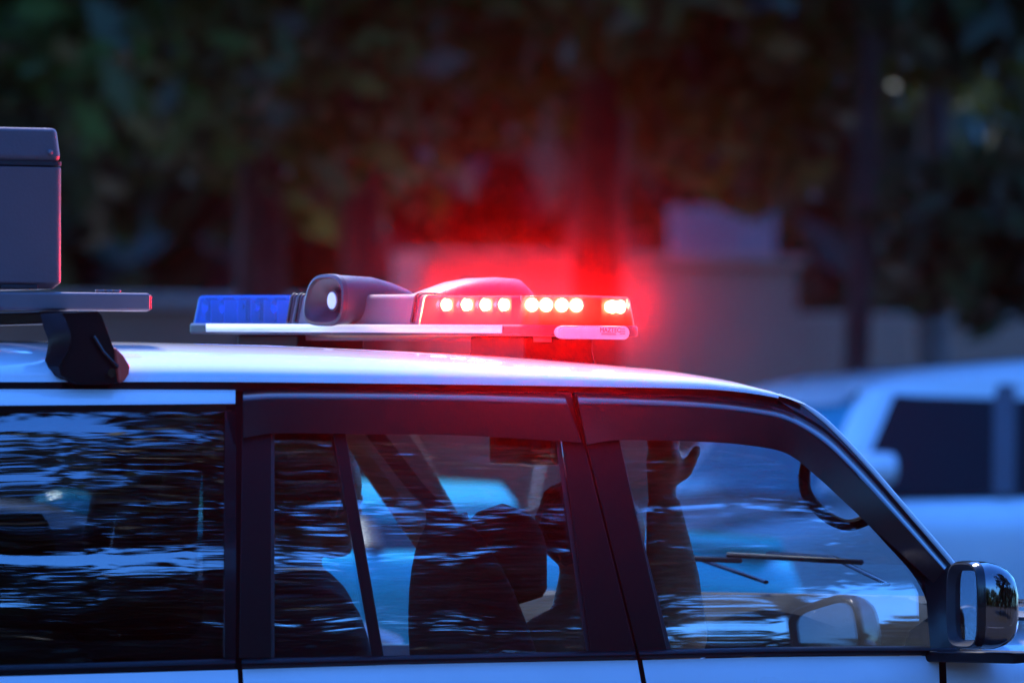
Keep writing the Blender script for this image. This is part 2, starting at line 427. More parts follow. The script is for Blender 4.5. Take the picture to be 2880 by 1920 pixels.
for k in range(300):  # unseen ring of trees, added to block the bright low sky
    a = 2*math.pi*k/300; rr = random.uniform(62, 95)
    if -.9 < math.atan2(math.sin(a-1.01), math.cos(a-1.01)) < .9: continue
    cs.append((rr*math.cos(a), rr*math.sin(a), random.uniform(0, 11))); rs.append(4.2); ns.append(330)
w3 = link('sky_block_woodland', leaves_mesh('sky_block_woodland', cs, rs, ns, 0.8, 'leaf3'), None, None, smooth=False); struct(w3, 'stuff')

# ------------------------------------------------------------------ the police vehicle
car = empty('police_car', (0, 0, 0), 'white four wheel drive police wagon with smoked window visors, filling the foreground', 'police car')
def pc(o): return o
def strip(name, A, B, m, parent=car, offA=0.0, offB=0.0, offs=None, thick=0.004, n=24, rows=6, curve=True, mirror=False, bevel=0.0):
    """Sheet between two traced edges (A top, B bottom), following the barrel of the side, with real thickness."""
    f = spline if curve else polyline
    a, b = f(A, n), f(B, n)
    outer, inner = [], []
    for r in range(rows+1):
        t = r/rows
        off = offs(t) if offs else offA*(1-t)+offB*t
        ro, ri = [], []
        for i in range(n):
            q = a[i].lerp(b[i], t)
            ro.append(S(q.x, q.y, off)); ri.append(S(q.x, q.y, off-thick))
        outer.append(ro); inner.append(ri)
    if mirror:
        outer = [[Vector((p.x, -p.y, p.z)) for p in r] for r in outer]; inner = [[Vector((p.x, -p.y, p.z)) for p in r] for r in inner]
    bm = bmesh.new()
    vo = [[bm.verts.new(p) for p in r] for r in outer]; vi = [[bm.verts.new(p) for p in r] for r in inner]
    for r in range(rows):
        for i in range(n-1):
            bm.faces.new((vo[r][i], vo[r][i+1], vo[r+1][i+1], vo[r+1][i]))
            bm.faces.new((vi[r][i], vi[r+1][i], vi[r+1][i+1], vi[r][i+1]))
    for i in range(n-1):
        bm.faces.new((vo[0][i], vi[0][i], vi[0][i+1], vo[0][i+1])); bm.faces.new((vo[-1][i], vo[-1][i+1], vi[-1][i+1], vi[-1][i]))
    for r in range(rows):
        bm.faces.new((vo[r][0], vo[r+1][0], vi[r+1][0], vi[r][0])); bm.faces.new((vo[r][-1], vi[r][-1], vi[r+1][-1], vo[r+1][-1]))
    return bmobj(name, bm, m, parent, bevel=bevel)

# traced lines (source-photo pixels)
GUT = [(-700, 1068), (0, 1069), (640, 1069), (1200, 1075), (1600, 1081), (1980, 1089), (2100, 1099), (2190, 1114), (2262, 1140)]
SIL = [(-700, 962), (0, 959), (612, 964), (980, 973), (1347, 989), (1714, 1010), (1959, 1031), (2082, 1051), (2180, 1082), (2250, 1118)]
BELT = [(-700, 1918), (0, 1901), (640, 1882), (1200, 1865), (1850, 1853), (2200, 1845), (2640, 1842), (2760, 1846)]
def fx(line, u):
    for a, b in zip(line[:-1], line[1:]):
        if u <= b[0]: return a[1] + (b[1]-a[1])*(u-a[0])/(b[0]-a[0])
    return line[-1][1]
# roof shell: sections across the car
us = [-900, -700, -500, -300, -100] + list(range(0, 1900, 120)) + [1920, 1980, 2040, 2090, 2130, 2170, 2205, 2235, 2258]
rows = []
for u in us:
    g = S(u, fx(GUT, u)); c = onY(u, fx(SIL, u), -0.42)
    zc = c.z; yg = g.y - 0.012
    sec = []
    prof = [(0, 0)] + [(1-math.cos(a)**0.9, math.sin(a)) for a in [k*math.pi/2/14 for k in range(1, 15)]]
    for (hh, vv) in prof:
        sec.append(Vector((g.x, yg + (-0.42-yg)*hh, g.z + (zc-g.z)*vv)))
    for y in (-0.3, -0.15, 0, 0.15, 0.3):
        sec.append(Vector((g.x, y, zc + 0.004*(1-(y/.42)**2))))
    for (hh, vv) in reversed(prof):
        sec.append(Vector((g.x, -(yg + (-0.42-yg)*hh), g.z + (zc-g.z)*vv)))
    rows.append(sec)
# rear end of the roof rolls down to the tailgate
r0 = rows[0]
rows.insert(0, [Vector((p.x-.06, p.y*.97, p.z-.035)) for p in r0])
roof = bmobj('roof', gridbm(rows), 'white', car, sharp=50)
xr0 = r0[0].x
xf = rows[-1][0].x
# rain gutter: a raised light lip and a dark channel under it
strip('gutter_lip', [(p[0], p[1]-2) for p in GUT[:-1]], [(p[0], p[1]+5) for p in GUT[:-1]], 'white', offs=lambda t: .016, thick=.02, n=60, rows=2)
strip('gutter_channel', [(p[0], p[1]+5.5) for p in GUT], [(p[0], p[1]+30) for p in GUT], 'gloss', offA=-.004, offB=-.002, thick=.02, n=60, rows=2)
# body strip above the rear side window
strip('side_rail', [(-700, 1096), (0, 1094), (662, 1096)], [(-700, 1142), (0, 1140), (662, 1135)], 'white', offs=lambda t: .004+.010*math.sin(t*math.pi/2), thick=.02, n=30)

# --- rear side window
rw = strip('rear_side_window_frame', [(-700, 1142), (0, 1141), (662, 1137)], [(-700, 1160), (0, 1158), (662, 1154)], 'gloss', offA=.006, offB=.002, thick=.02, n=16, rows=3)
strip('window_glass', [(-700, 1160), (0, 1158), (632, 1155)], [(-700, 1884), (0, 1868), (632, 1850)], 'glass_dark', rw, thick=.004, n=24, rows=18)
strip('frit_edge', [(632, 1155), (664, 1155)], [(632, 1850), (664, 1850)], 'gloss', rw, offA=.002, offB=.002, thick=.02, n=4, rows=18)
strip('sill_moulding', [(-700, 1884), (0, 1869), (662, 1850)], [(-700, 1916), (0, 1899), (662, 1881)], 'black', rw, offs=lambda t: .004+.010*math.sin(t*math.pi), thick=.03, n=20)
# inner trim of the cargo area, seen through the dark glass: rounded opening
tb = bmesh.new()
ring_o = [(-650, 1165), (640, 1160), (650, 1840), (-650, 1875)]
def rounded(u0, u1, v0, v1, r, n=8):
    pts = []
    for (cx, cy, a0) in ((u1-r, v0+r, -90), (u1-r, v1-r, 0), (u0+r, v1-r, 90), (u0+r, v0+r, 180)):
        for k in range(n+1):
            a = R(a0 + 90*k/n); pts.append((cx+math.cos(a)*r, cy+math.sin(a)*r))
    return pts
inn = rounded(-600, 570, 1195, 1800, 70); outp = rounded(-690, 650, 1150, 1850, 10)
bm = gridbm([[S(u, v, -.03) for (u, v) in outp], [S(u, v, -.045) for (u, v) in inn], [S(u, v, -.10) for (u, v) in inn]], closed=True)
bmobj('cargo_trim', bm, 'beige', rw)

# --- rear door
rd = strip('rear_door', [(682, 1881), (1200, 1866), (1792, 1855)], [(720, 2480), (1200, 2470), (1900, 2455)], 'white', offs=lambda t: .010+.018*math.sin(min(1, t*6)*math.pi/2), thick=.03, n=40, rows=24)
strip('window_frame', [(682, 1100), (764, 1100)], [(672, 1850), (764, 1850)], 'black', rd, offA=.010, offB=.010, thick=.03, n=5, rows=18, bevel=.002)
strip('window_frame', [(1560, 1100), (1606, 1102)], [(1662, 1838), (1789, 1836)], 'black', rd, offA=.010, offB=.010, thick=.03, n=6, rows=18, bevel=.002)
strip('window_frame', [(764, 1100), (1100, 1102), (1560, 1102)], [(764, 1160), (1100, 1163), (1566, 1170)], 'black', rd, offA=.006, offB=.006, thick=.03, n=20, rows=3)
strip('window_seal', [(1552, 1170), (1566, 1170)], [(1650, 1838), (1664, 1838)], 'rubber', rd, offA=.003, offB=.003, thick=.03, n=3, rows=16)
strip('window_seal', [(764, 1160), (772, 1160)], [(764, 1850), (772, 1850)], 'rubber', rd, offA=.003, offB=.003, thick=.03, n=3, rows=16)
strip('divider_bar', [(926, 1160), (962, 1160)], [(1046, 1846), (1080, 1846)], 'black', rd, offA=.007, offB=.007, thick=.02, n=5, rows=18, bevel=.002)
strip('quarter_glass', [(772, 1160), (926, 1160)], [(772, 1850), (1046, 1846)], 'glass', rd, offA=.001, offB=.001, thick=.004, n=8, rows=18, curve=False)
strip('window_glass', [(962, 1160), (1552, 1170)], [(1080, 1846), (1650, 1838)], 'glass', rd, offA=.000, offB=.000, thick=.004, n=16, rows=18, curve=False)
strip('belt_moulding', [(680, 1851), (1200, 1840), (1786, 1827)], [(680, 1880), (1200, 1865), (1790, 1853)], 'black', rd, offs=lambda t: .010+.012*math.sin(t*math.pi), thick=.03, n=30)
def visor_offs(t): return .005 + .034*math.sin(min(1, t*4.2)*math.pi/2) - .022*max(0, t-.22)
strip('rain_visor', [(684, 1097), (760, 1093), (1000, 1094), (1300, 1098), (1585, 1106)], [(684, 1232), (760, 1219), (1000, 1220), (1300, 1224), (1636, 1244)], 'visor', rd, offs=visor_offs, thick=.003, n=40, rows=22)
# --- front door
fd = strip('front_door', [(1806, 1855), (2200, 1846), (2640, 1843)], [(1920, 2455), (2200, 2450), (2660, 2440)], 'white', offs=lambda t: .010+.018*math.sin(min(1, t*6)*math.pi/2), thick=.03, n=40, rows=24)
strip('window_frame', [(1612, 1102), (1712, 1104)], [(1796, 1836), (1878, 1834)], 'black', fd, offA=.010, offB=.010, thick=.03, n=6, rows=18, bevel=.002)
AO = [(1640, 1104), (1980, 1112), (2120, 1122), (2215, 1146), (2318, 1204), (2430, 1312), (2545, 1440), (2668, 1595), (2690, 1700), (2690, 1838)]
AI = [(1712, 1180), (1980, 1184), (2090, 1205), (2190, 1240), (2273, 1305), (2403, 1434), (2491, 1528), (2571, 1620), (2608, 1700), (2618, 1836)]
strip('window_frame', AO, AI, 'gloss', fd, offA=.004, offB=.008, thick=.03, n=60, rows=6)
strip('window_glass', [(1712, 1180), (1980, 1184), (2090, 1205), (2190, 1240), (2273, 1305), (2403, 1434), (2491, 1528), (2571, 1620), (2608, 1700), (2618, 1836)],
      [(1712, 1180), (1735, 1262), (1760, 1360), (1790, 1480), (1820, 1600), (1840, 1680), (1856, 1740), (1868, 1790), (1876, 1826), (1880, 1836)], 'glass', fd, thick=.004, n=50, rows=12)
strip('window_seal', [(1708, 1180), (1722, 1180)], [(1876, 1834), (1890, 1834)], 'rubber', fd, offA=.004, offB=.004, thick=.03, n=3, rows=16)
strip('belt_moulding', [(1796, 1827), (2200, 1818), (2690, 1814)], [(1800, 1852), (2200, 1844), (2690, 1841)], 'black', fd, offs=lambda t: .010+.012*math.sin(t*math.pi), thick=.03, n=30)
VT = [(1622, 1104), (1800, 1110), (1990, 1120), (2127, 1136), (2215, 1156), (2318, 1214), (2405, 1296), (2520, 1422), (2665, 1590)]
VB = [(1650, 1250), (1725, 1238), (1850, 1238), (2000, 1243), (2120, 1254), (2215, 1276), (2300, 1342), (2430, 1462), (2625, 1640)]
strip('rain_visor', VT, VB, 'visor', fd, offs=visor_offs, thick=.003, n=60, rows=22)
for A_, B_ in (([(652, 1098), (700, 1098)], [(652, 1900), (700, 1900)]), ([(1590, 1098), (1640, 1098)], [(1770, 1860), (1830, 1860)]), ([(655, 1870), (720, 1870)], [(690, 2480), (740, 2480)]), ([(1770, 1840), (1830, 1840)], [(1880, 2460), (1940, 2460)]), ([(2600, 1835), (2720, 1835)], [(2620, 2440), (2740, 2440)])):
    strip('door_seal', A_, B_, 'rubber', offA=-.026, offB=-.026, thick=.02, n=4, rows=18)
# windscreen pillar
PO = [(2200, 1098), (2262, 1128), (2332, 1180), (2450, 1303), (2567, 1438), (2693, 1585), (2730, 1640)]
pp = spline(PO, 40)
bm = tubebm([S(p.x-7, p.y+8, .000) for p in pp], [.0058*min(1, .15+i/7) for i in range(40)], 12)
bmobj('pillar_edge', bm, 'white', car)
PI_ = [(2190, 1118), (2225, 1140), (2310, 1200), (2425, 1318), (2545, 1452), (2668, 1597), (2700, 1640)]
strip('windscreen_pillar', [(p[0]-4, p[1]+6) for p in PO], [(p[0]-4, p[1]+6) for p in PI_], 'gloss', offA=.000, offB=.004, thick=.03, n=40, rows=4)

# --- lower body, fenders, bonnet, tailgate (mostly below the frame)
strip('rear_quarter_panel', [(-700, 1918), (0, 1901), (668, 1882)], [(-700, 2500), (0, 2495), (704, 2480)], 'white', offs=lambda t: .010+.018*math.sin(min(1, t*6)*math.pi/2), thick=.03, n=30, rows=24)
sx = [1.10, 1.18, 1.3, 1.5, 1.75, 2.0, 2.2, 2.33, 2.38]
rows = []
for i, x in enumerate(sx):
    k = max(0, (x-1.15)/1.25); ztop = 1.165-0.10*k**1.6; hc = 1.265-0.13*k**1.8
    yy = 0.955-0.10*k**3
    half = [(-yy*0.99, 0.45), (-yy*1.01, 0.7), (-yy*1.005, 0.95), (-yy, ztop-.05), (-yy*.985, ztop-.01), (-yy*.955, ztop+.012), (-yy*.90, ztop+.03), (-.74, hc-.04), (-.5, hc-.008), (-.25, hc)]
    sec = [Vector((x, y, z)) for y, z in half] + [Vector((x, 0, hc))] + [Vector((x, -y, z)) for y, z in reversed(half)]
    rows.append(sec)
strip('front_wing', [(2660, 1846), (2760, 1849), (2850, 1852)], [(2680, 2440), (2760, 2440), (2860, 2440)], 'white', offs=lambda t: .010+.018*math.sin(min(1, t*6)*math.pi/2), thick=.03, n=10, rows=24)
rows.append([Vector((2.42, p.y*.97, .45+(p.z-.45)*.80)) for p in rows[-1]])
bmobj('bonnet_and_wings', gridbm(rows), 'white', car, sharp=60)
for s in (-1, 1):
    pts = [(sx[0]+.1, s*.80, 1.238), (1.3, s*.80, 1.232), (1.6, s*.79, 1.215), (1.9, s*.77, 1.180), (2.2, s*.74, 1.115)]
    bmobj('bonnet_gap', tubebm(pts, .004, 6), 'rubber', car)
bmobj('front_bumper', boxbm(2.35, 2.52, -.88, .88, .42, .72), 'white', car, bevel=.05)
xr = xr0-.02
bm = boxbm(xr-.02, xr+.03, -.88, .88, .5, 1.2); bmobj('tailgate', bm, 'white', car, bevel=.02)
bmobj('rear_screen', boxbm(xr, xr+.01, -.72, .72, 1.22, 1.66), 'glass_dark', car)
bmobj('rear_bumper', boxbm(xr-.12, xr+.02, -.9, .9, .42, .62), 'black', car, bevel=.03)
bmobj('floor_pan', boxbm(xr, 2.3, -.84, .84, .38, .46), 'black', car)
# far side: body and pillars, the same lines mirrored
strip('far_side_body', [(-700, 1910), (0, 1895), (1200, 1860), (2640, 1843)], [(-700, 2500), (0, 2495), (1200, 2470), (2660, 2440)], 'white', offA=.01, offB=.01, thick=.03, n=40, rows=10, mirror=True)
strip('far_pillar', [(640, 1085), (770, 1085)], [(640, 1860), (770, 1860)], 'lining', offA=.0, offB=0, thick=.04, n=4, rows=10, mirror=True)
strip('far_pillar', [(1560, 1090), (1712, 1090)], [(1662, 1850), (1878, 1850)], 'lining', offA=.0, offB=0, thick=.04, n=4, rows=10, mirror=True)
strip('far_pillar', AO, AI, 'lining', offA=.0, offB=0, thick=.04, n=50, rows=4, mirror=True)
strip('far_roof_rail', [(p[0], p[1]) for p in GUT[:5]], [(p[0], p[1]+70) for p in GUT[:5]], 'lining', thick=.04, n=30, rows=3, mirror=True)
strip('far_glass', [(-650, 1150), (640, 1150)], [(-650, 1880), (640, 1855)], 'glass_dark', thick=.004, n=10, rows=8, mirror=True)
strip('far_glass', [(770, 1160), (1560, 1165)], [(770, 1850), (1662, 1840)], 'glass_clear', thick=.004, n=10, rows=8, mirror=True, curve=False)
strip('far_glass', [(1712, 1180), (1980, 1184), (2090, 1205), (2190, 1240), (2273, 1305), (2403, 1434), (2491, 1528), (2571, 1620), (2608, 1700), (2618, 1836)],
      [(1712, 1180), (1735, 1262), (1760, 1360), (1790, 1480), (1820, 1600), (1840, 1680), (1856, 1740), (1868, 1790), (1876, 1826), (1880, 1836)], 'glass_clear', thick=.004, n=30, rows=8, mirror=True)
# headliner under the roof
rows = []
for u in range(-650, 2200, 150):
    g = S(u, fx(GUT, u)+12); c = onY(u, fx(SIL, u), -0.42)
    rows.append([Vector((g.x, y, min(c.z-.035, g.z + (c.z-.03-g.z)*(1-(abs(y)/.75)**4)))) for y in [g.y+.03, -.65, -.5, -.3, 0, .3, .5, .65, -g.y-.03]])
bmobj('headliner', gridbm(rows), 'lining', car)
# windscreen
pl = spline([(2215, 1112), (2332, 1184), (2450, 1307), (2567, 1442), (2700, 1590)], 12)
L = [S(p.x, p.y, -.01) for p in pl]
bm = gridbm([[Vector((p.x + .10*(1-(k/6)**2), p.y*(-k/6)*-1 if False else p.y*(k/6), p.z)) for k in [-6, -5, -4, -3, -2, -1, 0, 1, 2, 3, 4, 5, 6]] for p in L])
bmobj('windscreen', bm, 'glass_clear', car)
# cowl and wiper
cw = L[-1]
bm = gridbm([[Vector((cw.x+.13*(1-(y/.82)**2)+dx, y, cw.z+dz)) for y in [k*.135 for k in range(-6, 7)]] for dx, dz in ((-.02, -.075), (.02, -.062), (.12, -.064), (.22, -.068), (.27, -.085))])
bmobj('cowl', bm, 'black', car)
for (ya, yb, z) in ((-.50, -.05, 0), (.02, .5, 0)):
    w = empty('wiper', (0, 0, 0), '', '')
    del w['label']; del w['category']
    w.parent = car
    X = lambda y: cw.x+.135*(1-(y/.82)**2)
    bmobj('wiper_arm', tubebm([(X(ya)+.01, ya, cw.z-.04), (X((ya+yb)/2)-.005, (ya+yb)/2, cw.z+.012), (X(yb)-.03, yb, cw.z+.02)], .007, 8, flat=.6), 'gloss', w)
    bmobj('wiper_blade', tubebm([(X(ya)-.02, ya+.05, cw.z+.004), (X(yb)-.05, yb+.12, cw.z+.016)], .0055, 8), 'rubber', w)
# dashboard
rows = []
for y in [k*.127 for k in range(-7, 8)]:
    f = 1-(y/.85)**4*.0
    hb = .035*math.exp(-((y+.38)/.16)**4)
    rows.append([Vector((1.24, y, cw.z-.075)), Vector((1.14, y, cw.z-.065)), Vector((1.06, y, cw.z-.075+hb*.4)), Vector((1.0, y, cw.z-.095+hb)), Vector((.95, y, cw.z-.125+hb)), Vector((.92, y, cw.z-.18)), Vector((.95, y, cw.z-.34)), Vector((1.0, y, .7))])
bmobj('dashboard', gridbm(rows), 'dash', car)
# steering wheel
swc = Vector((.84, -.37, 1.10)); ax = Vector((-math.cos(R(62)), 0, math.sin(R(62)))).normalized()
e1 = Vector((0, 1, 0)); e2 = ax.cross(e1)
ringp = [swc + (e1*math.cos(t) + e2*math.sin(t))*.185 for t in [2*math.pi*k/36 for k in range(37)]]
sw = bmobj('steering_wheel', tubebm(ringp, .015, 10, caps=False), 'gloss', car)
bm = tubebm([swc-e1*.17, swc, swc+e1*.17], [.014, .03, .014], 8); tubebm([swc, swc+e2*-.17], [.03, .014], 8, bm); tubebm([swc-ax*.25, swc], .03, 10, bm)
bmobj('spokes', bm, 'dash', sw)
# interior mirror and sun visor
im = onY(1935, 1300, -.05)
bm = gridbm([[Vector((.60, -.30, 1.60)), Vector((.60, -.16, 1.60)), Vector((.60, -.16, 1.54)), Vector((.60, -.30, 1.54))]])
# seats
def seat(x, y, w, ztop, zb, th=.11, rest=True, part='seat', rake=.22):
    s = empty(part, (0, 0, 0), '', ''); del s['label']; del s['category']; s.parent = car
    rows = []
    for k in range(17):
        t = 1-(1-k/16)**1.6; z = zb + (ztop-zb)*t; ww = w*(.5-.10*t**3) ; xx = x - rake*(z-zb)
        ww *= max(.12, 1-t**4.5)**.5
        th2 = th*(1-.35*t) * max(.25, 1-t**7)**.5
        rows.append([Vector((xx+math.cos(a)*th2/2, y+math.copysign(abs(math.sin(a))**.6, math.sin(a))*ww, z)) for a in [2*math.pi*i/20 for i in range(20)]])
    bmobj('backrest', gridbm(rows, closed=True, capends=True), 'seat', s, sharp=70)
    bmobj('cushion', boxbm(x-.02, x+.5, y-w/2, y+w/2, zb-.14, zb), 'seat', s, bevel=.05, segs=3)
    if rest:
        hx = x - rake*(ztop+.09-zb)
        rows = []
        for k in range(9):
            t = k/8; z = ztop+.035+.15*t; sc = math.sin(math.pi*(.12+.76*t))**.5
            rows.append([Vector((hx+math.cos(a)*.045*sc, y+math.copysign(abs(math.sin(a))**.7, math.sin(a))*.125*sc, z)) for a in [2*math.pi*i/18 for i in range(18)]])
        bmobj('headrest', gridbm(rows, closed=True, capends=True), 'seat', s, sharp=70)
        for e_ in (-.05, .05): bmobj('headrest_post', tubebm([(hx, y+e_, ztop-.02), (hx, y+e_, ztop+.06)], .006, 6), 'chrome', s)
    return s
q_ = onY(1255, 1440, -.42); seat(q_.x+.16, -.42, .50, q_.z, .72, rest=False, part='driver_seat')
hr_ = onY(1437, 1415, -.42)
rows = []
for k in range(13):
    t = k/12; z = hr_.z-.20+.20*t; sc = ((max(0, 1-max(0, (t-.45)/.55)**2.2))**.5*.98+.02)*min(1, .30+(t*5)**.6)
    rows.append([Vector((hr_.x-.02+math.cos(a)*.055*sc, -.42+math.copysign(abs(math.sin(a))**.8, math.sin(a))*.135*sc, z)) for a in [2*math.pi*i/20 for i in range(20)]])
bmobj('headrest', gridbm(rows, closed=True, capends=True), 'seat', bpy.data.objects['driver_seat'], sharp=70)
seat(.22, .40, .50, 1.30, .72, rest=False, part='passenger_seat')
seat(-.62, -.35, .62, 1.26, .72, part='rear_seat'); seat(-.62, .35, .62, 1.26, .72, part='rear_seat')
# cargo-area equipment seen as dark shapes through the tinted glass
cg = onY(300, 1740, -.35)
bmobj('cargo_partition', boxbm(cg.x-.10, cg.x+.42, -.60, -.05, .8, cg.z+.035), 'dash', car, bevel=.02)
cp = onY(330, 1400, .70)
for dx in (0, .16):
    bmobj('cargo_pillar', tubebm([(cp.x+.05+dx, .75, 1.70), (cp.x-.02+dx, .86, 1.10)], .03, 8), 'rubber', car)
# grab handle on the windscreen pillar
hp = spline([(2268, 1300), (2262, 1345), (2268, 1385), (2300, 1430), (2345, 1464), (2390, 1476), (2435, 1462)], 24)
bmobj('grab_handle', tubebm([S(p.x, p.y, -.045-.015*math.sin(i/23*math.pi)) for i, p in enumerate(hp)], .0115, 10), 'dash', car)
# seat belts at the driver's pillar
bl = spline([(1012, 1200), (1080, 1290), (1160, 1390), (1260, 1480)], 12)
bm = gridbm([[onY(p.x, p.y, .62) for p in bl], [onY(p.x+52, p.y-6, .62) for p in bl]])
bmobj('seat_belt', bm, 'darkcloth', car)
# sun visors folded up over the windscreen
for y in (-.40, .40):
    p = onY(1800, 1290, -.40)
    bmobj('sun_visor', boxbm(.50, .66, y-.16, y+.16, 1.628, 1.645), 'beige', car, bevel=.006)
mv = empty('interior_mirror', (0, 0, 0), '', ''); del mv['label']; del mv['category']; mv.parent = car
bmobj('mirror_body', boxbm(.60, .63, -.13, .13, 1.54, 1.61), 'gloss', mv, bevel=.015)
bmobj('mirror_stem', tubebm([(.62, 0, 1.60), (.68, 0, 1.66)], .010, 8), 'gloss', mv)
# wheels
for x in (-1.55 if xr < -1.9 else xr+.5, 1.75):
    for s in (-1, 1):
        w = bmobj('wheel', tubebm([(x, s*.66, .38), (x, s*.67, .38), (x, s*.90, .38), (x, s*.91, .38)], [.34, .38, .38, .34], 32), 'tyre', car)
        bmobj('rim', tubebm([(x, s*.88, .38), (x, s*.915, .38), (x, s*.912, .38)], [.24, .24, .07], 20), 'rim', w)

# --- door mirror
dm = empty('door_mirror', (0, 0, 0), '', ''); del dm['label']; del dm['category']; dm.parent = car
def mir_sec(x, y0, y1, z0, z1, n=36, p=4.0):
    cyy, cz = (y0+y1)/2, (z0+z1)/2; hy, hz = (y1-y0)/2, (z1-z0)/2
    out = []
    for k in range(n):
        a = 2*math.pi*k/n; c, s = math.cos(a), math.sin(a)
        out.append(Vector((x, cyy + hy*math.copysign(abs(c)**(2/p), c), cz + hz*math.copysign(abs(s)**(2/p), s))))
    return out
mc = onY(2722, 1700, -1.165)
zt = onY(2722, 1580, -1.165).z; zb_ = onY(2722, 1822, -1.165).z
MR = Matrix.Translation((mc.x, mc.y, 0)) @ Matrix.Rotation(R(-15), 4, 'Z')
def msec(dx, e, et=None, eb=None, p=4.0):
    et = e if et is None else et; eb = e if eb is None else eb
    return [MR @ q for q in mir_sec(dx, -.092+e, .092-e, zb_+eb, zt-et, p=p)]
hs = [(.004, 0, 0, 0), (.020, -.003, -.002, -.002), (.040, -.002, .002, -.001), (.058, .004, .010, .004), (.072, .014, .022, .012), (.082, .030, .042, .026), (.087, .055, .065, .05)]
bmobj('housing', gridbm([msec(*q) for q in hs], closed=True, capends=True), 'chrome_dark', dm, sharp=60)
bmobj('mirror_surround', gridbm([msec(-.012, .001), msec(-.006, -.002), msec(.0035, -.003), msec(.0038, .004)], closed=True), 'gloss', dm, sharp=60)
bmobj('mirror_recess', gridbm([msec(-.012, .001), msec(-.013, .004), msec(.002, .017)], closed=True), 'rubber', dm)
bm = bmesh.new(); bm.faces.new([bm.verts.new(p) for p in msec(.0012, .016)])
bmobj('mirror_glass', bm, 'mirrorglass', dm, smooth=False)
# sail plate and foot
strip('sail_plate', [(2600, 1625), (2640, 1592), (2700, 1640)], [(2618, 1836), (2660, 1836), (2700, 1836)], 'gloss', dm, offA=.012, offB=.018, thick=.03, n=12, rows=6)
q = S(2650, 1800)
bmobj('bracket', gridbm([mir_sec(q.x+.00, -.96, -.93, q.z-.03, q.z+.02, p=2.5), mir_sec(q.x+.0, -.961, -.931, q.z-.03, q.z+.02, p=2.5)], closed=True), 'gloss', dm)
bm = gridbm([[Vector((q.x+dx*(1-.3*k), -.925-k*.30, z)) for dx, z in ((-.05, zb_-.008), (.11, zb_-.008), (.11, zb_-.022), (-.05, zb_-.030))] for k in (0, .25, .5, .75, 1)], closed=True, capends=True)
bmobj('bracket', bm, 'black', dm, bevel=.005)

# ------------------------------------------------------------------ roof rack, case
zr0 = onY(200, 822, -.60).z; zr1 = onY(200, 873, -.60).z
xe = onY(424, 845, -.60).x
rack = empty('roof_rack', (xe-.5, 0, zr1), 'grey aluminium roof rack with black clamp feet on the rear of the white roof', 'roof rack')
for s in (-1, 1):
    bmobj('side_rail', boxbm(xe-1.25, xe, s*.58-.022, s*.58+.022, zr1, zr0), 'alu', rack, bevel=.006, segs=3)
    bm = boxbm(xe+.0005, xe+.004, s*.58-.018, s*.58+.018, zr1+.004, zr0-.004); bmobj('end_cap', bm, 'redcap_redlit', rack, bevel=.002)  # red light from the bar, painted as the rail end's colour
xfoot = onY(228, 900, -.70).x
for xx in (xfoot, xfoot-.9):
    bmobj('crossbar', boxbm(xx-.02, xx+.03, -.72, .72, zr1-.026, zr1-.002), 'black', rack, bevel=.005)
FOOT = [(172, 880), (184, 894), (198, 930), (199, 950), (192, 985), (176, 1010), (165, 1030), (172, 1056), (219, 1080), (300, 1081), (338, 1075), (335, 1045), (330, 1005), (316, 968), (300, 925), (286, 886), (275, 876)]
ff = [onY(u, v, -.83) for u, v in FOOT]
zc0 = min(p.z for p in ff); fcx = sum(p.x for p in ff)/len(ff)
def foot(dx, s):
    rows = []
    for (yo, sc) in ((-.825, .88), (-.830, 1.0), (-.765, 1.0), (-.735, .86)):
        rows.append([Vector((fcx+(p.x-fcx)*sc+dx, -s*yo, zc0+(p.z-zc0)*(sc if p.z < zr1-.01 else 1))) for p in ff])
    return gridbm(rows, closed=True, capends=True)
for dx in (0, -.9):
    for s_ in (-1, 1):
        ft = bmobj('foot', foot(dx, s_), 'black', rack, bevel=.006, segs=3)
        cp_ = [onY(u, v, -.832) for u, v in ((322, 974), (346, 998), (366, 1029), (362, 1052), (348, 1074), (334, 1077), (328, 1030))]
        rows = [[Vector((p.x+dx, s_*yy, p.z)) for p in cp_] for yy in (.770, .836)]
        bmobj('foot_cap', gridbm(rows, closed=True, capends=True), 'redcap_redlit', ft, bevel=.006, segs=3)
        k = onY(313, 1048, -.834)
        bmobj('lock', tubebm([(k.x+dx, s_*.828, k.z), (k.x+dx, s_*.836, k.z)], .009, 14), 'chrome', ft)
        bm = tubebm([onY(u, v, -.834)+Vector((dx, 0, 0)) for u, v in ((262, 945), (290, 990), (330, 1032))], .004, 8)
        if s_ > 0:
            for v in bm.verts: v.co.y = -v.co.y
        bmobj('foot_crease', bm, 'gloss', ft)
for k in range(3):
    b = onY(281+23*k, 820, -.58)
    bmobj('bolt', tubebm([(b.x, -.58, zr0), (b.x, -.58, zr0+.006)], .009, 8), 'alu', rack)
cx1 = onY(183, 600, -.60).x
cz0 = zr0+.006; cz1 = onY(150, 467, -.60).z; cz2 = onY(150, 360, -.60).z
case = empty('roof_case', (cx1-.4, 0, zr0), 'grey boxy equipment case with a separate lid, strapped on the roof rack', 'equipment case')
def casebm(x0, x1, y0, y1, z0, z1, r, taper=0):
    rows = []
    for z, i in ((z0, .012), (z0+.012, 0), (z1, taper)):
        pts = []
        for (px_, py_, a0) in ((x1-r-i, y0+r+i, -90), (x1-r-i, y1-r-i, 0), (x0+r+i, y1-r-i, 90), (x0+r+i, y0+r+i, 180)):
            for k in range(9):
                a = R(a0+90*k/8); pts.append(Vector((px_+math.cos(a)*r, py_+math.sin(a)*r, z)))
        rows.append(pts)
    return gridbm(rows, closed=True, capends=True)
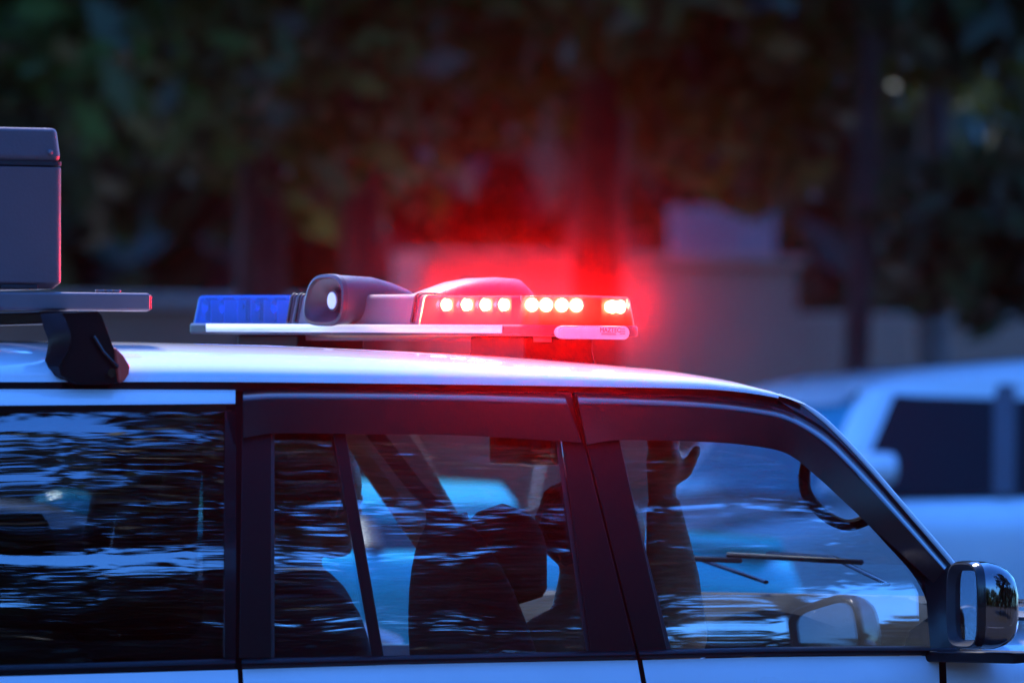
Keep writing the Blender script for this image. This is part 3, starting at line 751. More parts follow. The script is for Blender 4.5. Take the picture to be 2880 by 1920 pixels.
bmobj('case_body', casebm(cx1-.75, cx1, -.60, .45, cz0, cz1-.002, .022), 'case', case, bevel=.002, sharp=30)
bmobj('lid', casebm(cx1-.75, cx1-.001, -.60, .45, cz1+.001, cz2, .022, .006), 'case', case, bevel=.014, segs=4, sharp=30)
bq = onY(142, 428, -.603)
bmobj('rivet', tubebm([(bq.x, -.596, bq.z), (bq.x, -.604, bq.z)], .005, 10), 'alu', case)
bmobj('seam', casebm(cx1-.751, cx1+.0006, -.6006, .4506, cz1-.0035, cz1+.0005, .022), 'rubber', case)
bmobj('strap_slot', boxbm(cx1-.14, cx1-.06, -.602, -.57, cz0-.001, cz0+.007), 'rubber', case, bevel=.002)

# ------------------------------------------------------------------ light bar
BX0, BX1, BY0, BY1 = .27, .53, -.56, .765
Z_dome0 = onX(1440, 915, BX0).z; Z_top = onX(1440, 832, BX0).z; Z_b = onX(1440, 946, BX0).z
bar = empty('light_bar', ((BX0+BX1)/2, 0, Z_b), 'emergency light bar across the roof, blue lens dark and red lens lit, two grey horns', 'light bar')
def barsec(y, z0, z1, inset=0.0, p=5, ex=0.0):
    """closed section across the bar in x-z: flat bottom, sloping sides, rounded top"""
    x0, x1 = BX0+inset-ex, BX1-inset+ex; w = x1-x0; h = z1-z0+ex
    pts = [Vector((x0, y, z0))]
    n = 9; sl = .010; r = .012
    for k in range(n+1):
        a = math.pi - k*math.pi/2/n
        pts.append(Vector((x0+sl+r + math.cos(a)*r, y, z0+h-r + math.sin(a)*r)))
    pts.append(Vector(((x0+x1)/2, y, z0+h+.002)))
    for k in range(n+1):
        a = math.pi/2 - k*math.pi/2/n
        pts.append(Vector((x1-sl-r + math.cos(a)*r, y, z0+h-r + math.sin(a)*r)))
    pts.append(Vector((x1, y, z0)))
    return pts
def domerows(ya, yb, round_a=False, round_b=False, z0=Z_dome0, z1=Z_top, shrink=0):
    rows = []
    def cap(yend, d):   # rounded end: in plan and in height
        out = []
        for k in range(10):
            a = k*math.pi/2/9
            out.append((yend + d*.032*(1-math.sin(a)), .032*(1-math.cos(math.pi/2-a)), .018*(1-math.sin(a))**1.5))
        return out
    seq = []
    if round_a: seq += [(y, i, h) for (y, i, h) in reversed([(ya+.032*(1-math.cos(t)), .032*(1-math.sin(t)), .010*(1-math.sin(t))**1.3) for t in [k*math.pi/2/9 for k in range(10)]])][::-1]
    n = 8
    a2 = ya+.032 if round_a else ya; b2 = yb-.032 if round_b else yb
    for k in range(n+1): seq.append((a2+(b2-a2)*k/n, 0, 0))
    if round_b: seq += [(yb-.032*(1-math.cos(t)), .032*(1-math.sin(t)), .010*(1-math.sin(t))**1.3) for t in [k*math.pi/2/9 for k in range(9, -1, -1)]]
    return [barsec(y, z0+shrink, z1-h-shrink, i+shrink) for (y, i, h) in seq]
yb0 = onX(815, 880, BX0).y; yb1 = onX(1178, 880, BX0).y
def lens(name, ya, yb, ra, rb, m, capa, capb):
    rows = domerows(ya, yb, ra, rb); bm = gridbm(rows)
    vr = list(bm.verts); bm.verts.ensure_lookup_table(); n = len(rows[0])
    bm.faces.new([bm.verts[i] for i in range(n)]) if capa else None
    bm.faces.new([bm.verts[len(rows)*n-1-i] for i in range(n)]) if capb else None
    return bmobj(name, bm, m, bar, sharp=50)
red = lens('red_lens', BY0, yb1-.004, True, False, 'redlens', True, False)
blu = lens('blue_lens', yb0+.004, BY1, False, True, 'bluelens', False, True)
mid = bmobj('centre_cover', gridbm(domerows(yb1, yb0, shrink=-.001), capends=True), 'grey', bar, sharp=50)
# straps / ribs around the cover
for u in (812, 832, 985, 1160):
    y = onX(u, 880, BX0).y; w = .010 if u != 985 else .016
    secs_ = [barsec(yy, Z_dome0-.008, Z_top, ex=.0035) for yy in (y-w, y+w)]
    bmobj('strap', gridbm(secs_, capends=True), 'greydark', bar, bevel=.002)
    secs_ = [barsec(yy, Z_dome0+.004, Z_top, ex=.0050) for yy in (y-w*.30, y+w*.30)]
    bmobj('strap_groove', gridbm(secs_, capends=True), 'rubber', bar)
# base tray
bs = []
for (y, i) in [(BY0-.004+.032*(1-math.cos(t)), .05*(1-math.sin(t))) for t in [k*math.pi/2/6 for k in range(7)]] + [(BY1+.004-.032*(1-math.cos(t)), .05*(1-math.sin(t))) for t in [k*math.pi/2/6 for k in range(6, -1, -1)]]:
    x0, x1 = BX0-.008+i, BX1+.008-i
    bs.append([Vector((x0+.004, y, Z_b)), Vector((x0, y, Z_b+.004)), Vector((x0, y, Z_dome0-.004)), Vector((x0+.004, y, Z_dome0)), Vector((x1-.004, y, Z_dome0)), Vector((x1, y, Z_dome0-.004)), Vector((x1, y, Z_b+.004)), Vector((x1-.004, y, Z_b))])
bmobj('base', gridbm(bs, closed=True, capends=True), 'greydark', bar)
s0 = onX(582, 930, BX0-.009).y; s1 = onX(1412, 930, BX0-.009).y
bmobj('reflective_strip', boxbm(BX0-.0115, BX0-.0085, s1, s0, Z_b+.0045, Z_dome0-.001), 'strip', bar)
# mounting feet
for (ua, ub) in ((1345, 1500), (690, 860)):
    ya, yb_ = onX(ub, 950, .33).y, onX(ua, 950, .33).y
    rows = [[Vector((x, y, z)) for x, y in ((.31-e, ya-e), (.47+e, ya-e), (.47+e, yb_+e), (.31-e, yb_+e))] for z, e in ((Z_b-.075, .008), (Z_b-.03, .0), (Z_b-.001, .0))]
    bmobj('mounting_foot', gridbm(rows, closed=True, capends=True), 'black', bar, bevel=.005)
bmobj('under_rail', boxbm(.33, .36, -.50, .50, Z_b-.012, Z_b-.001), 'alu', bar)
# horns
def rsec(x, yc, hw, z0, z1, p=3.2, n=32, lean=0.0):
    out = []
    for k in range(n):
        a = 2*math.pi*k/n; c, s = math.cos(a), math.sin(a)
        zz = (z0+z1)/2 + (z1-z0)/2*math.copysign(abs(s)**(2/p), s)
        w = hw*(1-.18*max(0, (zz-z0)/(z1-z0))**2)
        out.append(Vector((x+lean*(zz-z0), yc+w*math.copysign(abs(c)**(2/p), c), zz)))
    return out
XH = BX0-.050
ya, yb_ = onX(962, 850, XH).y, onX(852, 850, XH).y
yc, hw = (ya+yb_)/2, (yb_-ya)/2
td = .0155*(yc+.56)
zt1 = onX(900, 777, XH).z-td; zb1 = onX(900, 913, XH).z-td
horn = bmobj('horn', gridbm([rsec(XH, yc, hw, zb1, zt1, lean=.12), rsec(XH+.008, yc, hw+.003, zb1-.002, zt1+.002, lean=.12), rsec(XH+.05, yc, hw*.99, zb1+.001, zt1+.0015), rsec(XH+.10, yc, hw*.97, zb1+.003, zt1-.001), rsec(XH+.14, yc, hw*.93, zb1+.005, zt1-.010), rsec(XH+.175, yc, hw*.88, zb1+.005, zt1-.022), rsec(XH+.215, yc, hw*.78, zb1+.01, zt1-.044)], closed=True, capends=False), 'horngrey', bar, sharp=60)
horn['label'] = 'horn with its dark mouth and round white centre facing back'
bmobj('horn_rim', gridbm([rsec(XH+.006, yc, hw+.004, zb1-.004, zt1+.004, lean=.12), rsec(XH-.003, yc, hw+.003, zb1-.003, zt1+.003, lean=.12), rsec(XH-.004, yc, hw-.003, zb1+.003, zt1-.003, lean=.12), rsec(XH+.004, yc, hw-.006, zb1+.006, zt1-.006, lean=.12)], closed=True), 'greydark', horn)
bmobj('horn_mouth', gridbm([rsec(XH+.004, yc, hw-.006, zb1+.006, zt1-.006, lean=.12), rsec(XH+.022, yc, hw-.018, zb1+.016, zt1-.020, p=2.8), rsec(XH+.042, yc, hw*.5, zb1+.032, zt1-.036, p=2.2)], closed=True, capends='end'), 'greydark', horn)
hz = onX(912, 846, XH).z-td
bmobj('horn_plug', tubebm([(XH+.046, yc-.012, hz), (XH+.016, yc-.012, hz)], [.027, .021], 28), 'greydark', horn, sharp=40)
bmobj('horn_disc', tubebm([(XH+.016, yc-.012, hz), (XH+.0135, yc-.012, hz)], .0170, 24), 'strip', horn, sharp=40)
# second horn, facing forward
XG = .545
zt2 = onX(1330, 787, .45).z-.003
yq = onX(1325, 850, .43).y
rr2 = [rsec(.29, yq, hw*.62, zb1+.02, Z_top-.002), rsec(.33, yq, hw*.80, zb1+.01, zt2-.026), rsec(.38, yq, hw*.9, zb1+.01, zt2-.010), rsec(.43, yq, hw*.97, zb1+.005, zt2-.002), rsec(.485, yq, hw, zb1, zt2), rsec(.520, yq, hw, zb1, zt2-.002), rsec(.540, yq, hw*.97, zb1+.004, zt2-.020)]
h2 = bmobj('horn', gridbm(rr2, closed=True, capends=True), 'horngrey', bar, sharp=60)
h2['label'] = 'horn facing forward, its rounded back towards us'
# LED modules
LEDP = 18
ZLED = Z_top-.019
def ledset(pos, nrm, mname, on):
    t = Vector(nrm).normalized(); side = t.cross(Vector((0, 0, 1)))
    pos = Vector(pos)
    md = bmesh.new()
    for a in range(4):
        pass
    c = pos - t*.010
    vs_ = []
    rows = [[c + side*sx_ + Vector((0, 0, sz_)) for sx_, sz_ in ((-.018, -.024), (.018, -.024), (.018, .024), (-.018, .024))],
            [c + t*.006 + side*sx_ + Vector((0, 0, sz_)) for sx_, sz_ in ((-.018, -.024), (.018, -.024), (.018, .024), (-.018, .024))]]
    mod = bmobj('led_module', gridbm(rows, closed=True, capends=True), 'pcb', bar, smooth=False)
    cupn = [[c + t*.0065 + (side*math.cos(a)+Vector((0, 0, 1))*math.sin(a))*.005 + Vector((0, 0, .006)) for a in [2*math.pi*k/14 for k in range(14)]],
            [c + t*.018 + (side*math.cos(a)+Vector((0, 0, 1))*math.sin(a))*.014 + Vector((0, 0, .006)) for a in [2*math.pi*k/14 for k in range(14)]]]
    bmobj('reflector', gridbm(cupn, closed=True), 'reflector', mod)
    if on:
        bm = bmesh.new(); bmesh.ops.create_uvsphere(bm, u_segments=16, v_segments=10, radius=.0120, matrix=Matrix.Translation(c + t*.012 + Vector((0, 0, .006))))
        me = bpy.data.meshes.new('led'); bm.to_mesh(me); bm.free()
        link('led', me, M['led'], mod, smooth=False)
        ld = bpy.data.lights.new('led_bloom_spot', 'SPOT'); ld.energy = LEDP; ld.color = (1.0, .03, .04); ld.spot_size = R(84); ld.spot_blend = .8; ld.shadow_soft_size = .006  # extra spot beside each LED, aimed at the camera for the bloom
        lo = bpy.data.objects.new('led_bloom_spot', ld); col.objects.link(lo)
        lo.location = c + t*.030 + Vector((0, 0, .006)); lo.rotation_euler = (Vector((-.45, -.85, .10)) + t*.25).to_track_quat('-Z', 'Y').to_euler()
        lo.parent = mod; lo.matrix_parent_inverse = Matrix.Translation((0, 0, 0))
zl = lambda u: onX(u, 857, BX0+.03).z - .006
for u in (1258, 1315, 1368, 1420):
    p = onX(u, 857, BX0+.035); ledset((BX0+.035, p.y, ZLED-.006), (-1, 0, 0), 'led', True)
for u, v in ((1492, 857), (1532, 857), (1576, 860), (1617, 861)):
    p = onY(u, v, BY0+.035); ledset((p.x, BY0+.035, ZLED-.006), (-.25, -1, 0), 'led', True)
for u, v in ((1714, 864), (1738, 868)):
    p = onY(u, v, BY0+.045); ledset((p.x, BY0+.045, ZLED-.008), (.15, -1, 0), 'led', True)
for u in (585, 634, 682, 730, 780):
    p = onX(u, 862, BX0+.035); ledset((BX0+.035, p.y, ZLED-.010), (-1, 0, 0), 'led', False)
M['tray'] = mat('inner_pale', (0.62, 0.62, 0.64), 0.45, var=0.1)
for (ya_, yb_2) in ((BY0+.07, yb1-.01), (yb0+.01, BY1-.05)):  # pale backing added inside so the lenses look bright
    rows = [[Vector((x, y, z)) for x, z in ((BX0+.052, Z_dome0), (BX0+.060, Z_top-.020), ((BX0+BX1)/2, Z_top-.012), (BX1-.060, Z_top-.020), (BX1-.052, Z_dome0))] for y in [ya_ + (yb_2-ya_)*k/12 for k in range(13)]]
    bmobj('added_lens_backing', gridbm(rows), 'tray', bar, smooth=False)
for k in range(7):
    yy = yb0+.03+k*(BY1-.09-yb0)/6
    bmobj('inner_rib', boxbm(BX0+.020, BX0+.055, yy-.0015, yy+.0015, Z_dome0+.001, Z_top-.010), 'tray', bar, smooth=False)
# end label plate
l0 = onY(1562, 930, BY0-.012).x; l1 = onY(1768, 930, BY0-.012).x
pz0, pz1 = Z_b-.006, Z_dome0-.001
rows = []
for yy, s in ((BY0-.006, 1), (BY0-.014, 1), (BY0-.017, .90)):
    r = (pz1-pz0)/2; zc_ = (pz0+pz1)/2
    pts = [Vector((l1-r*1.0+math.cos(a)*r*s, yy, zc_+math.sin(a)*r*s)) for a in [R(-90+15*k) for k in range(13)]]
    pts += [Vector((l0+r*1.6+math.cos(a)*r*1.6*s, yy, zc_+math.sin(a)*r*s)) for a in [R(90+15*k) for k in range(13)]]
    rows.append(pts)
plate = bmobj('end_plate', gridbm(rows, closed=True, capends=True), 'clear', bar)
def text(s, u, v, size, m, parent, y=BY0-.0178):
    cu = bpy.data.curves.new('lettering', 'FONT'); cu.body = s; cu.size = size; cu.extrude = .0002; cu.align_x = 'LEFT'; cu.align_y = 'CENTER'
    to = bpy.data.objects.new('tmp', cu); col.objects.link(to)
    me = bpy.data.meshes.new_from_object(to); bpy.data.objects.remove(to)
    me.materials.clear(); mw = Matrix.Translation(onY(u, v, y)) @ Matrix.Rotation(math.pi/2, 4, 'X'); me.transform(mw)
    return link('lettering', me, M[m], parent, smooth=False)
text('MAZTEC', 1687, 929, .0125, 'print', plate)
for k in range(3):
    q0, q1 = onY(1692, 938+3*k, BY0-.0176), onY(1732, 938+3*k, BY0-.0176)
    if k < 2: bmobj('fine_print', boxbm(q0.x, q1.x, BY0-.0179, BY0-.0172, q0.z-.0005, q0.z+.0005), 'print', plate, smooth=False)
for k in range(4):
    q0, q1 = onY(1744, 925+5*k, BY0-.0176), onY(1758, 925+5*k, BY0-.0176)
    bmobj('fine_print', boxbm(q0.x, q1.x, BY0-.0179, BY0-.0172, q0.z-.0005, q0.z+.0005), 'print', plate, smooth=False)

# the bar stands slightly higher on its far side
bar.rotation_euler = (.0155, 0, 0); bar.location.z += .0095

# ------------------------------------------------------------------ people
def capsules(segs, name, m, parent, voxel=.012, smooth_it=True):
    bm = bmesh.new()
    for pts, rads in segs:
        pts = [Vector(p) for p in pts]
        tubebm(pts, rads, 14, bm)
        for p, r in ((pts[0], rads[0]), (pts[-1], rads[-1])):
            mt = Matrix.Translation(p) @ Matrix.Diagonal((r, r, r, 1))
            bmesh.ops.create_uvsphere(bm, u_segments=14, v_segments=10, radius=1, matrix=mt)
    o = bmobj(name, bm, m, parent)
    rm = o.modifiers.new('remesh', 'REMESH'); rm.mode = 'VOXEL'; rm.voxel_size = voxel; rm.use_smooth_shade = True
    sm = o.modifiers.new('smooth', 'SMOOTH'); sm.factor = .5; sm.iterations = 4
    return o
def head_parts(c, fwd, r=1.0):
    """head segments: skull, face, jaw, nose, ears (c = centre of the skull, fwd = facing)"""
    c = Vector(c); f = Vector(fwd).normalized(); s = f.cross(Vector((0, 0, 1))).normalized(); up = Vector((0, 0, 1))
    g = lambda a, b, z: tuple(c + f*a*r + s*b*r + up*z*r)
    return [([g(-.035, 0, .02), g(.02, 0, .025)], [.082*r, .080*r]), ([g(.03, 0, -.01), g(.035, 0, -.06)], [.068*r, .052*r]),
            ([g(.05, 0, -.085), g(.072, 0, -.092)], [.030*r, .022*r]), ([g(.09, 0, .0), g(.108, 0, -.03)], [.008*r, .013*r]),
            ([g(.0, .074, -.005), g(-.006, .080, -.035)], [.014*r, .010*r]), ([g(.0, -.074, -.005), g(-.006, -.080, -.035)], [.014*r, .010*r]),
            ([g(.085, .02, -.052), g(.085, -.02, -.052)], [.010*r, .010*r]), ([g(.075, .035, .012), g(.075, -.035, .012)], [.016*r, .016*r])]
def eyes_hair(c, fwd, parent, r=1.0, cap=None):
    c = Vector(c); f = Vector(fwd).normalized(); s = f.cross(Vector((0, 0, 1))).normalized()
    bm = bmesh.new()
    for b in (-.032, .032):
        bmesh.ops.create_uvsphere(bm, u_segments=12, v_segments=8, radius=.011*r, matrix=Matrix.Translation(c + f*.083*r + s*b*r + Vector((0, 0, -.006))))
    bmobj('eyes', bm, 'strip', parent)
    bm = bmesh.new()
    bmesh.ops.create_icosphere(bm, subdivisions=4, radius=1)
    for v in bm.verts:
        n = v.co.copy(); k = 1 + .05*math.sin(n.x*23+n.y*17)*math.sin(n.z*19+n.x*5)+random.uniform(-.015, .015)
        loc = Vector((n.x*.112, n.y*.094, n.z*.100))*r*k
        v.co = c + f*(loc.x-.018*r) + s*loc.y + Vector((0, 0, loc.z+.032*r))
    kill = [v for v in bm.verts if (v.co-c).dot(f) > .045*r and (v.co-c).z < .062*r or (v.co-c).z < -.075*r]
    bmesh.ops.delete(bm, geom=kill, context='VERTS')
    o = bmobj('hair', bm, 'hair', parent, sharp=180)
    return o
# rear passenger, head close behind the quarter window
hc = onY(872, 1345, .38)
pas = empty('person', (hc.x, hc.y, .7), 'passenger with thick dark hair in the far front seat, seen through the quarter window', 'person')
c = Vector((hc.x, hc.y, hc.z-.035)); F = Vector((1, .1, 0))
segs = head_parts(c, F, 1.12) + [([c+Vector((-.03, 0, -.07)), c+Vector((-.05, 0, -.19))], [.055, .062]),
    ([c+Vector((-.06, -.15, -.27)), c+Vector((-.06, 0, -.23)), c+Vector((-.06, .15, -.27))], [.070, .085, .070]),
    ([c+Vector((-.06, 0, -.27)), c+Vector((-.12, 0, -.75))], [.145, .15]),
    ([c+Vector((-.06, -.19, -.28)), c+Vector((.02, -.21, -.52)), c+Vector((.25, -.12, -.55))], [.055, .045, .034]),
    ([c+Vector((-.06, .19, -.28)), c+Vector((.02, .21, -.52)), c+Vector((.25, .12, -.55))], [.055, .045, .034]),
    ([c+Vector((-.12, -.09, -.76)), c+Vector((.32, -.10, -.72))], [.085, .06]), ([c+Vector((-.12, .09, -.76)), c+Vector((.32, .10, -.72))], [.085, .06])]
for sgn in (-1, 1):
    w = c+Vector((.25, .12*sgn, -.55))
    segs.append(([w, w+Vector((.07, 0, -.01))], [.034, .036]))
    for i in range(4): segs.append(([w+Vector((.07, (i-1.5)*.019, 0)), w+Vector((.115, (i-1.5)*.02, -.005)), w+Vector((.14-(i in (0, 3))*.012, (i-1.5)*.02, -.025))], [.010, .009, .008]))
    segs.append(([w+Vector((.03, -.03*sgn, 0)), w+Vector((.07, -.055*sgn, -.01))], [.012, .009]))
capsules(segs, 'body', 'skin', pas, .010)
eyes_hair(c, F, pas, 1.12)
sh = [([c+Vector((-.06, -.16, -.27)), c+Vector((-.06, 0, -.235)), c+Vector((-.06, .16, -.27))], [.080, .092, .080]), ([c+Vector((-.06, 0, -.28)), c+Vector((-.12, 0, -.76))], [.157, .16]),
      ([c+Vector((-.06, -.19, -.28)), c+Vector((.0, -.21, -.46))], [.068, .062]), ([c+Vector((-.06, .19, -.28)), c+Vector((.0, .21, -.46))], [.068, .062]),
      ([c+Vector((-.12, -.09, -.77)), c+Vector((.30, -.10, -.74))], [.097, .075]), ([c+Vector((-.12, .09, -.77)), c+Vector((.30, .10, -.74))], [.097, .075])]
capsules(sh, 'shirt', 'darkcloth', pas, .014)
# driver, forearm raised in front of the door glass
dc = onY(1680, 1480, -.40)
drv = empty('person', (dc.x, dc.y, .7), 'driver in brown sleeves holding one forearm upright inside the front door window', 'person')
c = Vector((dc.x, dc.y, dc.z-.03)); F = Vector((1, 0, -.05))
el = onY(1912, 1790, -.62); wr = onY(1860, 1370, -.60); hd = onY(1866, 1290, -.60)
shd = c+Vector((-.04, -.18, -.28))
arm = [([shd, shd.lerp(el, .5)+Vector((0, -.02, -.03)), el], [.055, .048, .043]), ([el, el.lerp(wr, .35), wr], [.044, .046, .027]), ([wr, hd], [.028, .036]),]
segs = head_parts(c, F, 1.0) + [([c+Vector((-.03, 0, -.07)), c+Vector((-.05, 0, -.19))], [.052, .060]),
    ([c+Vector((-.05, -.15, -.27)), c+Vector((-.05, 0, -.23)), c+Vector((-.05, .15, -.27))], [.070, .085, .070]),
    ([c+Vector((-.05, 0, -.27)), c+Vector((-.10, 0, -.68))], [.145, .15])] + arm
# hand of five fingers: four up, thumb out to the side
fx_ = Vector((1, 0, 0)); upv = Vector((0, 0, 1))
for i in range(4):
    b0 = hd + fx_*((i-1.5)*.019) + upv*.028; L = (.062, .072, .068, .052)[i]
    segs.append(([b0, b0+upv*L*.55+fx_*(i-1.5)*.003, b0+upv*L*.95+Vector((0, .012, 0))], [.0105, .0095, .008]))
th0 = wr.lerp(hd, .35)+fx_*.02
thp = [th0, onY(1925, 1325, -.60), onY(1962, 1262, -.60)]
segs.append((thp, [.020, .017, .011]))
la = c+Vector((-.05, .18, -.28)); le = Vector((.64, -.20, 1.02)); lw = Vector((.80, -.22, 1.22))
segs += [([la, le], [.055, .043]), ([le, lw], [.043, .028])]
for i in range(4):
    b0 = lw+Vector((.02, (i-1.5)*.018, .03)); segs.append(([lw+Vector((0, (i-1.5)*.014, 0)), b0, b0+Vector((.035, 0, -.01)), b0+Vector((.03, 0, -.035))], [.012, .010, .009, .008]))
segs.append(([lw, lw+Vector((-.02, .03, .0)), lw+Vector((.01, .035, -.02))], [.012, .011, .009]))
for sgn in (-1, 1): segs.append(([c+Vector((-.10, .09*sgn, -.70)), c+Vector((.35, .10*sgn, -.68))], [.085, .06]))
capsules(segs, 'body', 'skin', drv, .009)
eyes_hair(c, F, drv, 1.0)
sl = [([shd, shd.lerp(el, .5)+Vector((0, -.02, -.03)), el], [.068, .062, .056]), ([el, el.lerp(wr, .4), el.lerp(wr, .86)], [.056, .054, .036]),
      ([c+Vector((-.05, -.16, -.27)), c+Vector((-.05, 0, -.235)), c+Vector((-.05, .16, -.27))], [.080, .092, .080]), ([c+Vector((-.05, 0, -.28)), c+Vector((-.10, 0, -.69))], [.157, .16]),
      ([la, le], [.066, .055]), ([le, le.lerp(lw, .8)], [.054, .038])]
for sgn in (-1, 1): sl.append(([c+Vector((-.10, .09*sgn, -.70)), c+Vector((.33, .10*sgn, -.68))], [.097, .075]))
capsules(sl, 'shirt', 'uniform', drv, .011)

# ------------------------------------------------------------------ other traffic (out of focus)
def other_car(name, x, y, z, heading, paint, label, h=1.62, L=4.5, w=1.75, belt=1.0, group='cars passing beyond the police wagon', tall=True, person=False, drop=0.0, rake=.72, pr=.045, mr=.085):
    """heading +1: front to +x, -1: front to -x"""
    e = empty(name, (x, y, z), label, 'car', group)
    k = heading
    X = lambda a: x + k*a
    hl = L/2
    hoodx = hl-1.05; wsx = hoodx-rake
    # body sections along the car
    secs = []
    prof = [(-hl, .55, belt-.12, .90), (-hl+.08, .35, belt-.02, .97), (-hl+.4, .28, belt, 1), (0, .28, belt, 1), (hoodx-.1, .28, belt-.02, 1), (hoodx+.12, .28, belt-.05-drop, .99), (hl-.45, .28, belt-.12-drop, .97), (hl-.12, .32, belt-.22-drop, .92), (hl, .42, belt-.36-drop, .84)]
    for (a, z0, z1, ww) in prof:
        hw_ = w/2*ww
        pts = [(-hw_*.84, z0), (-hw_*.90, z0+.25), (-hw_*.95, z1-.26), (-hw_*1.01, z1-.13), (-hw_*.995, z1-.06), (-hw_*.94, z1-.005), (-hw_*.8, z1+.015), (0, z1+.035)]
        secs.append([Vector((X(a), y+py, z+pz)) for py, pz in pts + [(-q, r_) for q, r_ in reversed(pts[:-1])]])
    bmobj('body', gridbm(secs, closed=True, capends=True), paint, e, sharp=60)
    # greenhouse: dark glass volume, then painted roof and pillars
    gx = [(-hl+.12, belt), (-hl+.35 if tall else -hl+.9, h-.09), (wsx, h-.09), (hoodx, belt)]
    tw = w/2*.93; rw_ = w/2*.76
    def gp(a, zz, s): 
        f = (zz-belt)/(h-.09-belt); return Vector((X(a), y+s*(tw+(rw_-tw)*f), z+zz))
    bm = bmesh.new()
    vl = [bm.verts.new(gp(a, zz, -1)) for a, zz in gx]; vr_ = [bm.verts.new(gp(a, zz, 1)) for a, zz in gx]
    bm.faces.new(vl); bm.faces.new(vr_[::-1])
    for i in range(4): bm.faces.new((vl[i], vl[(i+1) % 4], vr_[(i+1) % 4], vr_[i]))
    bmobj('window_glass', bm, 'otherglass', e, smooth=False)
    tb_, bb_ = (wsx+.03, h-.12), (hoodx+.05+drop*.5, belt-drop)
    wy1, wy2 = rw_*.98, tw*1.0
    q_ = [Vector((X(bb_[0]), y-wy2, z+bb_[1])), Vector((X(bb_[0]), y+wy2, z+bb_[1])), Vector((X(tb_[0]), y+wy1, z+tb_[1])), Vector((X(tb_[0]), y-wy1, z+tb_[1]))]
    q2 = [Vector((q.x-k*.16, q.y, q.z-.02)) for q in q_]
    bmobj('windscreen', gridbm([q_, q2], closed=True, capends=True), 'screen_painted_sky', e, smooth=False, bevel=.01)
    if person:
        bmobj('cowl', tubebm([Vector((X(bb_[0]+.03), y-wy2, z+bb_[1]-.03)), Vector((X(bb_[0]+.08), y, z+bb_[1]-.01)), Vector((X(bb_[0]+.03), y+wy2, z+bb_[1]-.03))], .05, 10), 'rubber', e)
        rows = []
        for a, zz in ((bb_[0]+.06, belt-.055), (bb_[0]+.3, belt-.075), (hl-.5, belt-.13), (hl-.2, belt-.21), (hl-.06, belt-.30)):
            rows.append([Vector((X(a), y+q*w/2*.93, z+zz+.045-.05*abs(q)**3)) for q in (-1, -.8, -.5, 0, .5, .8, 1)])
        bmobj('bonnet', gridbm(rows), paint, e)
    rows = []
    for a, dz in ((gx[1][0]-.05, -.03), (gx[1][0]+.05, .02), (gx[1][0]+.4, .06), ((gx[1][0]+wsx)/2, .10), (wsx-.95, .095), (wsx-.6, .075), (wsx-.35, .055), (wsx-.15, .035), (wsx-.03, .008), (wsx+.05, -.03), (wsx+.09, -.08)):
        rows.append([Vector((X(a), y+q*rw_*1.03, z+h-.09+zz*(dz+.03)-.015)) for q, zz in ((-1, -.3), (-.98, .45), (-.85, .9), (-.4, 1), (.4, 1), (.85, .9), (.98, .45), (1, -.3))])
    bmobj('roof', gridbm(rows), paint, e)
    for s in (-1, 1):
        out = Vector((0, s*.006, 0))
        for (a0, a1, r_, mt) in ((hoodx, wsx, pr, paint), (-hl+.14, gx[1][0], .06, paint)):
            bmobj('pillar', tubebm([gp(a0, belt, s)+out, gp(a1, h-.12, s)+out], r_, 8, flat=.5), mt, e)
        am = wsx-.46
        bmobj('pillar', tubebm([gp(am+.06, belt, s)+out, gp(am, h-.09, s)+out], .04, 8, flat=.4), 'otherpillar', e)
        mrr = bmobj('door_mirror', gridbm([[Vector((X(hoodx-.12+dx), y+s*(w/2+.10)+math.cos(a)*mr*sc, z+belt+.09+math.sin(a)*mr*.85*sc)) for a in [2*math.pi*i/12 for i in range(12)]] for dx, sc in ((-.03, .95), (.03, 1), (.09, .75), (.12, .3))], closed=True, capends=True), paint, e)
        bmobj('headlamp', gridbm([[Vector((X(hl-.12-.25*i), y+s*(w/2*(.88+.07*i)), z+zz)) for zz in (belt-.42, belt-.27)] for i in (0, 1)] ), 'strip', e)
        h_ = bmobj('door_handle', boxbm(X(am-.25)-.08, X(am-.25)+.08, y+s*(w/2*1.0)-.012, y+s*(w/2*1.0)+.02, z+belt-.17, z+belt-.135), 'otherpillar', e, bevel=.008)
        for a in (-hl+.8, hl-.85):
            wv = bmobj('wheel', tubebm([(X(a), y+s*(w/2-.2), z+.31), (X(a), y+s*(w/2+.005), z+.31)], .31, 24), 'tyre', e)
            bmobj('rim', tubebm([(X(a), y+s*(w/2), z+.31), (X(a), y+s*(w/2+.012), z+.31)], .20, 16), 'rim', wv)
    return e
M['otherglass'] = mat('dark_window', (0.004, 0.004, 0.005), 0.12, spec=0.2, var=0.2)
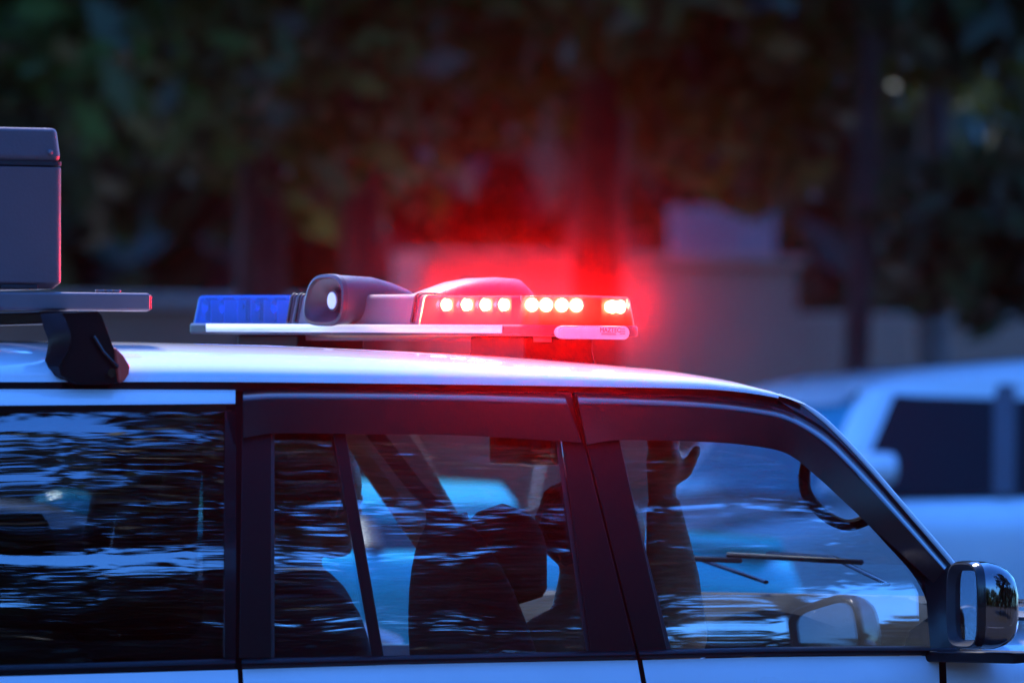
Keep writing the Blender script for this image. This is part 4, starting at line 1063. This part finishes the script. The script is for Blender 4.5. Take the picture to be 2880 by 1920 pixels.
M['screen_painted_sky'] = mat('windscreen_painted_sky', (0.05, 0.55, 0.75), 0.12, metal=0.0, coat=1.0, var=0.2, spec=1.0)  # reflected sky is painted into the windscreen's base colour
M['cyanpaint'] = mat('cyan_paint', (0.02, 0.74, 0.78), 0.2, coat=1.0, var=0.05)
M['otherpillar'] = mat('dark_pillar', (0.09, 0.07, 0.08), 0.5)
M['silver'] = mat('silver_paint', (0.55, 0.57, 0.60), 0.3, coat=1.0, var=0.04)
M['cyan'] = mat('cyan_paint', (0.02, 0.42, 0.62), 0.25, coat=1.0, var=0.05)
p = atD(2360, 1376, 35.0); hl = 2.2; th = R(-15)
off = Matrix.Rotation(th, 3, 'Z') @ Vector((-(hl-1.05), -.9, 0))
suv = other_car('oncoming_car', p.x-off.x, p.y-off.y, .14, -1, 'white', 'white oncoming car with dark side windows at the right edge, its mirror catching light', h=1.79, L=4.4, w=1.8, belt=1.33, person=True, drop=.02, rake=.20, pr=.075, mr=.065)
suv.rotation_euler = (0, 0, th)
p = atD(2470, 1376, 28.6)
other_car('oncoming_car', p.x-1.95, p.y+.85, .14, -1, 'cyanpaint', 'cyan car beyond the police wagon, seen through its front door window and windscreen', h=1.36, L=3.6, w=1.65, belt=1.19, tall=False)
p = atD(1300, 1376, 24.6)
other_car('oncoming_car', p.x-2.2, p.y+.9, 0.0, -1, 'white', 'white car right beyond the police wagon, seen through its rear door window between the seats', h=1.52, L=4.4, w=1.75, belt=1.12, tall=False)

# ------------------------------------------------------------------ scattering volume, added to give the LEDs a lens-like bloom
BLOOM_HAZE = True
if BLOOM_HAZE:
    m, n, l = newmat('bloom_haze'); o = n.new('ShaderNodeOutputMaterial'); v = n.new('ShaderNodeVolumePrincipled')
    v.inputs['Color'].default_value = (0.92, 0.93, 0.95, 1); v.inputs['Density'].default_value = 0.0007; v.inputs['Anisotropy'].default_value = 0.9962
    l.new(v.outputs[0], o.inputs['Volume'])
    hz_ = bmobj('bloom_haze', boxbm(-45, 120, -60, 110, -1.1, 16.0), m, None, smooth=False); struct(hz_, 'stuff')
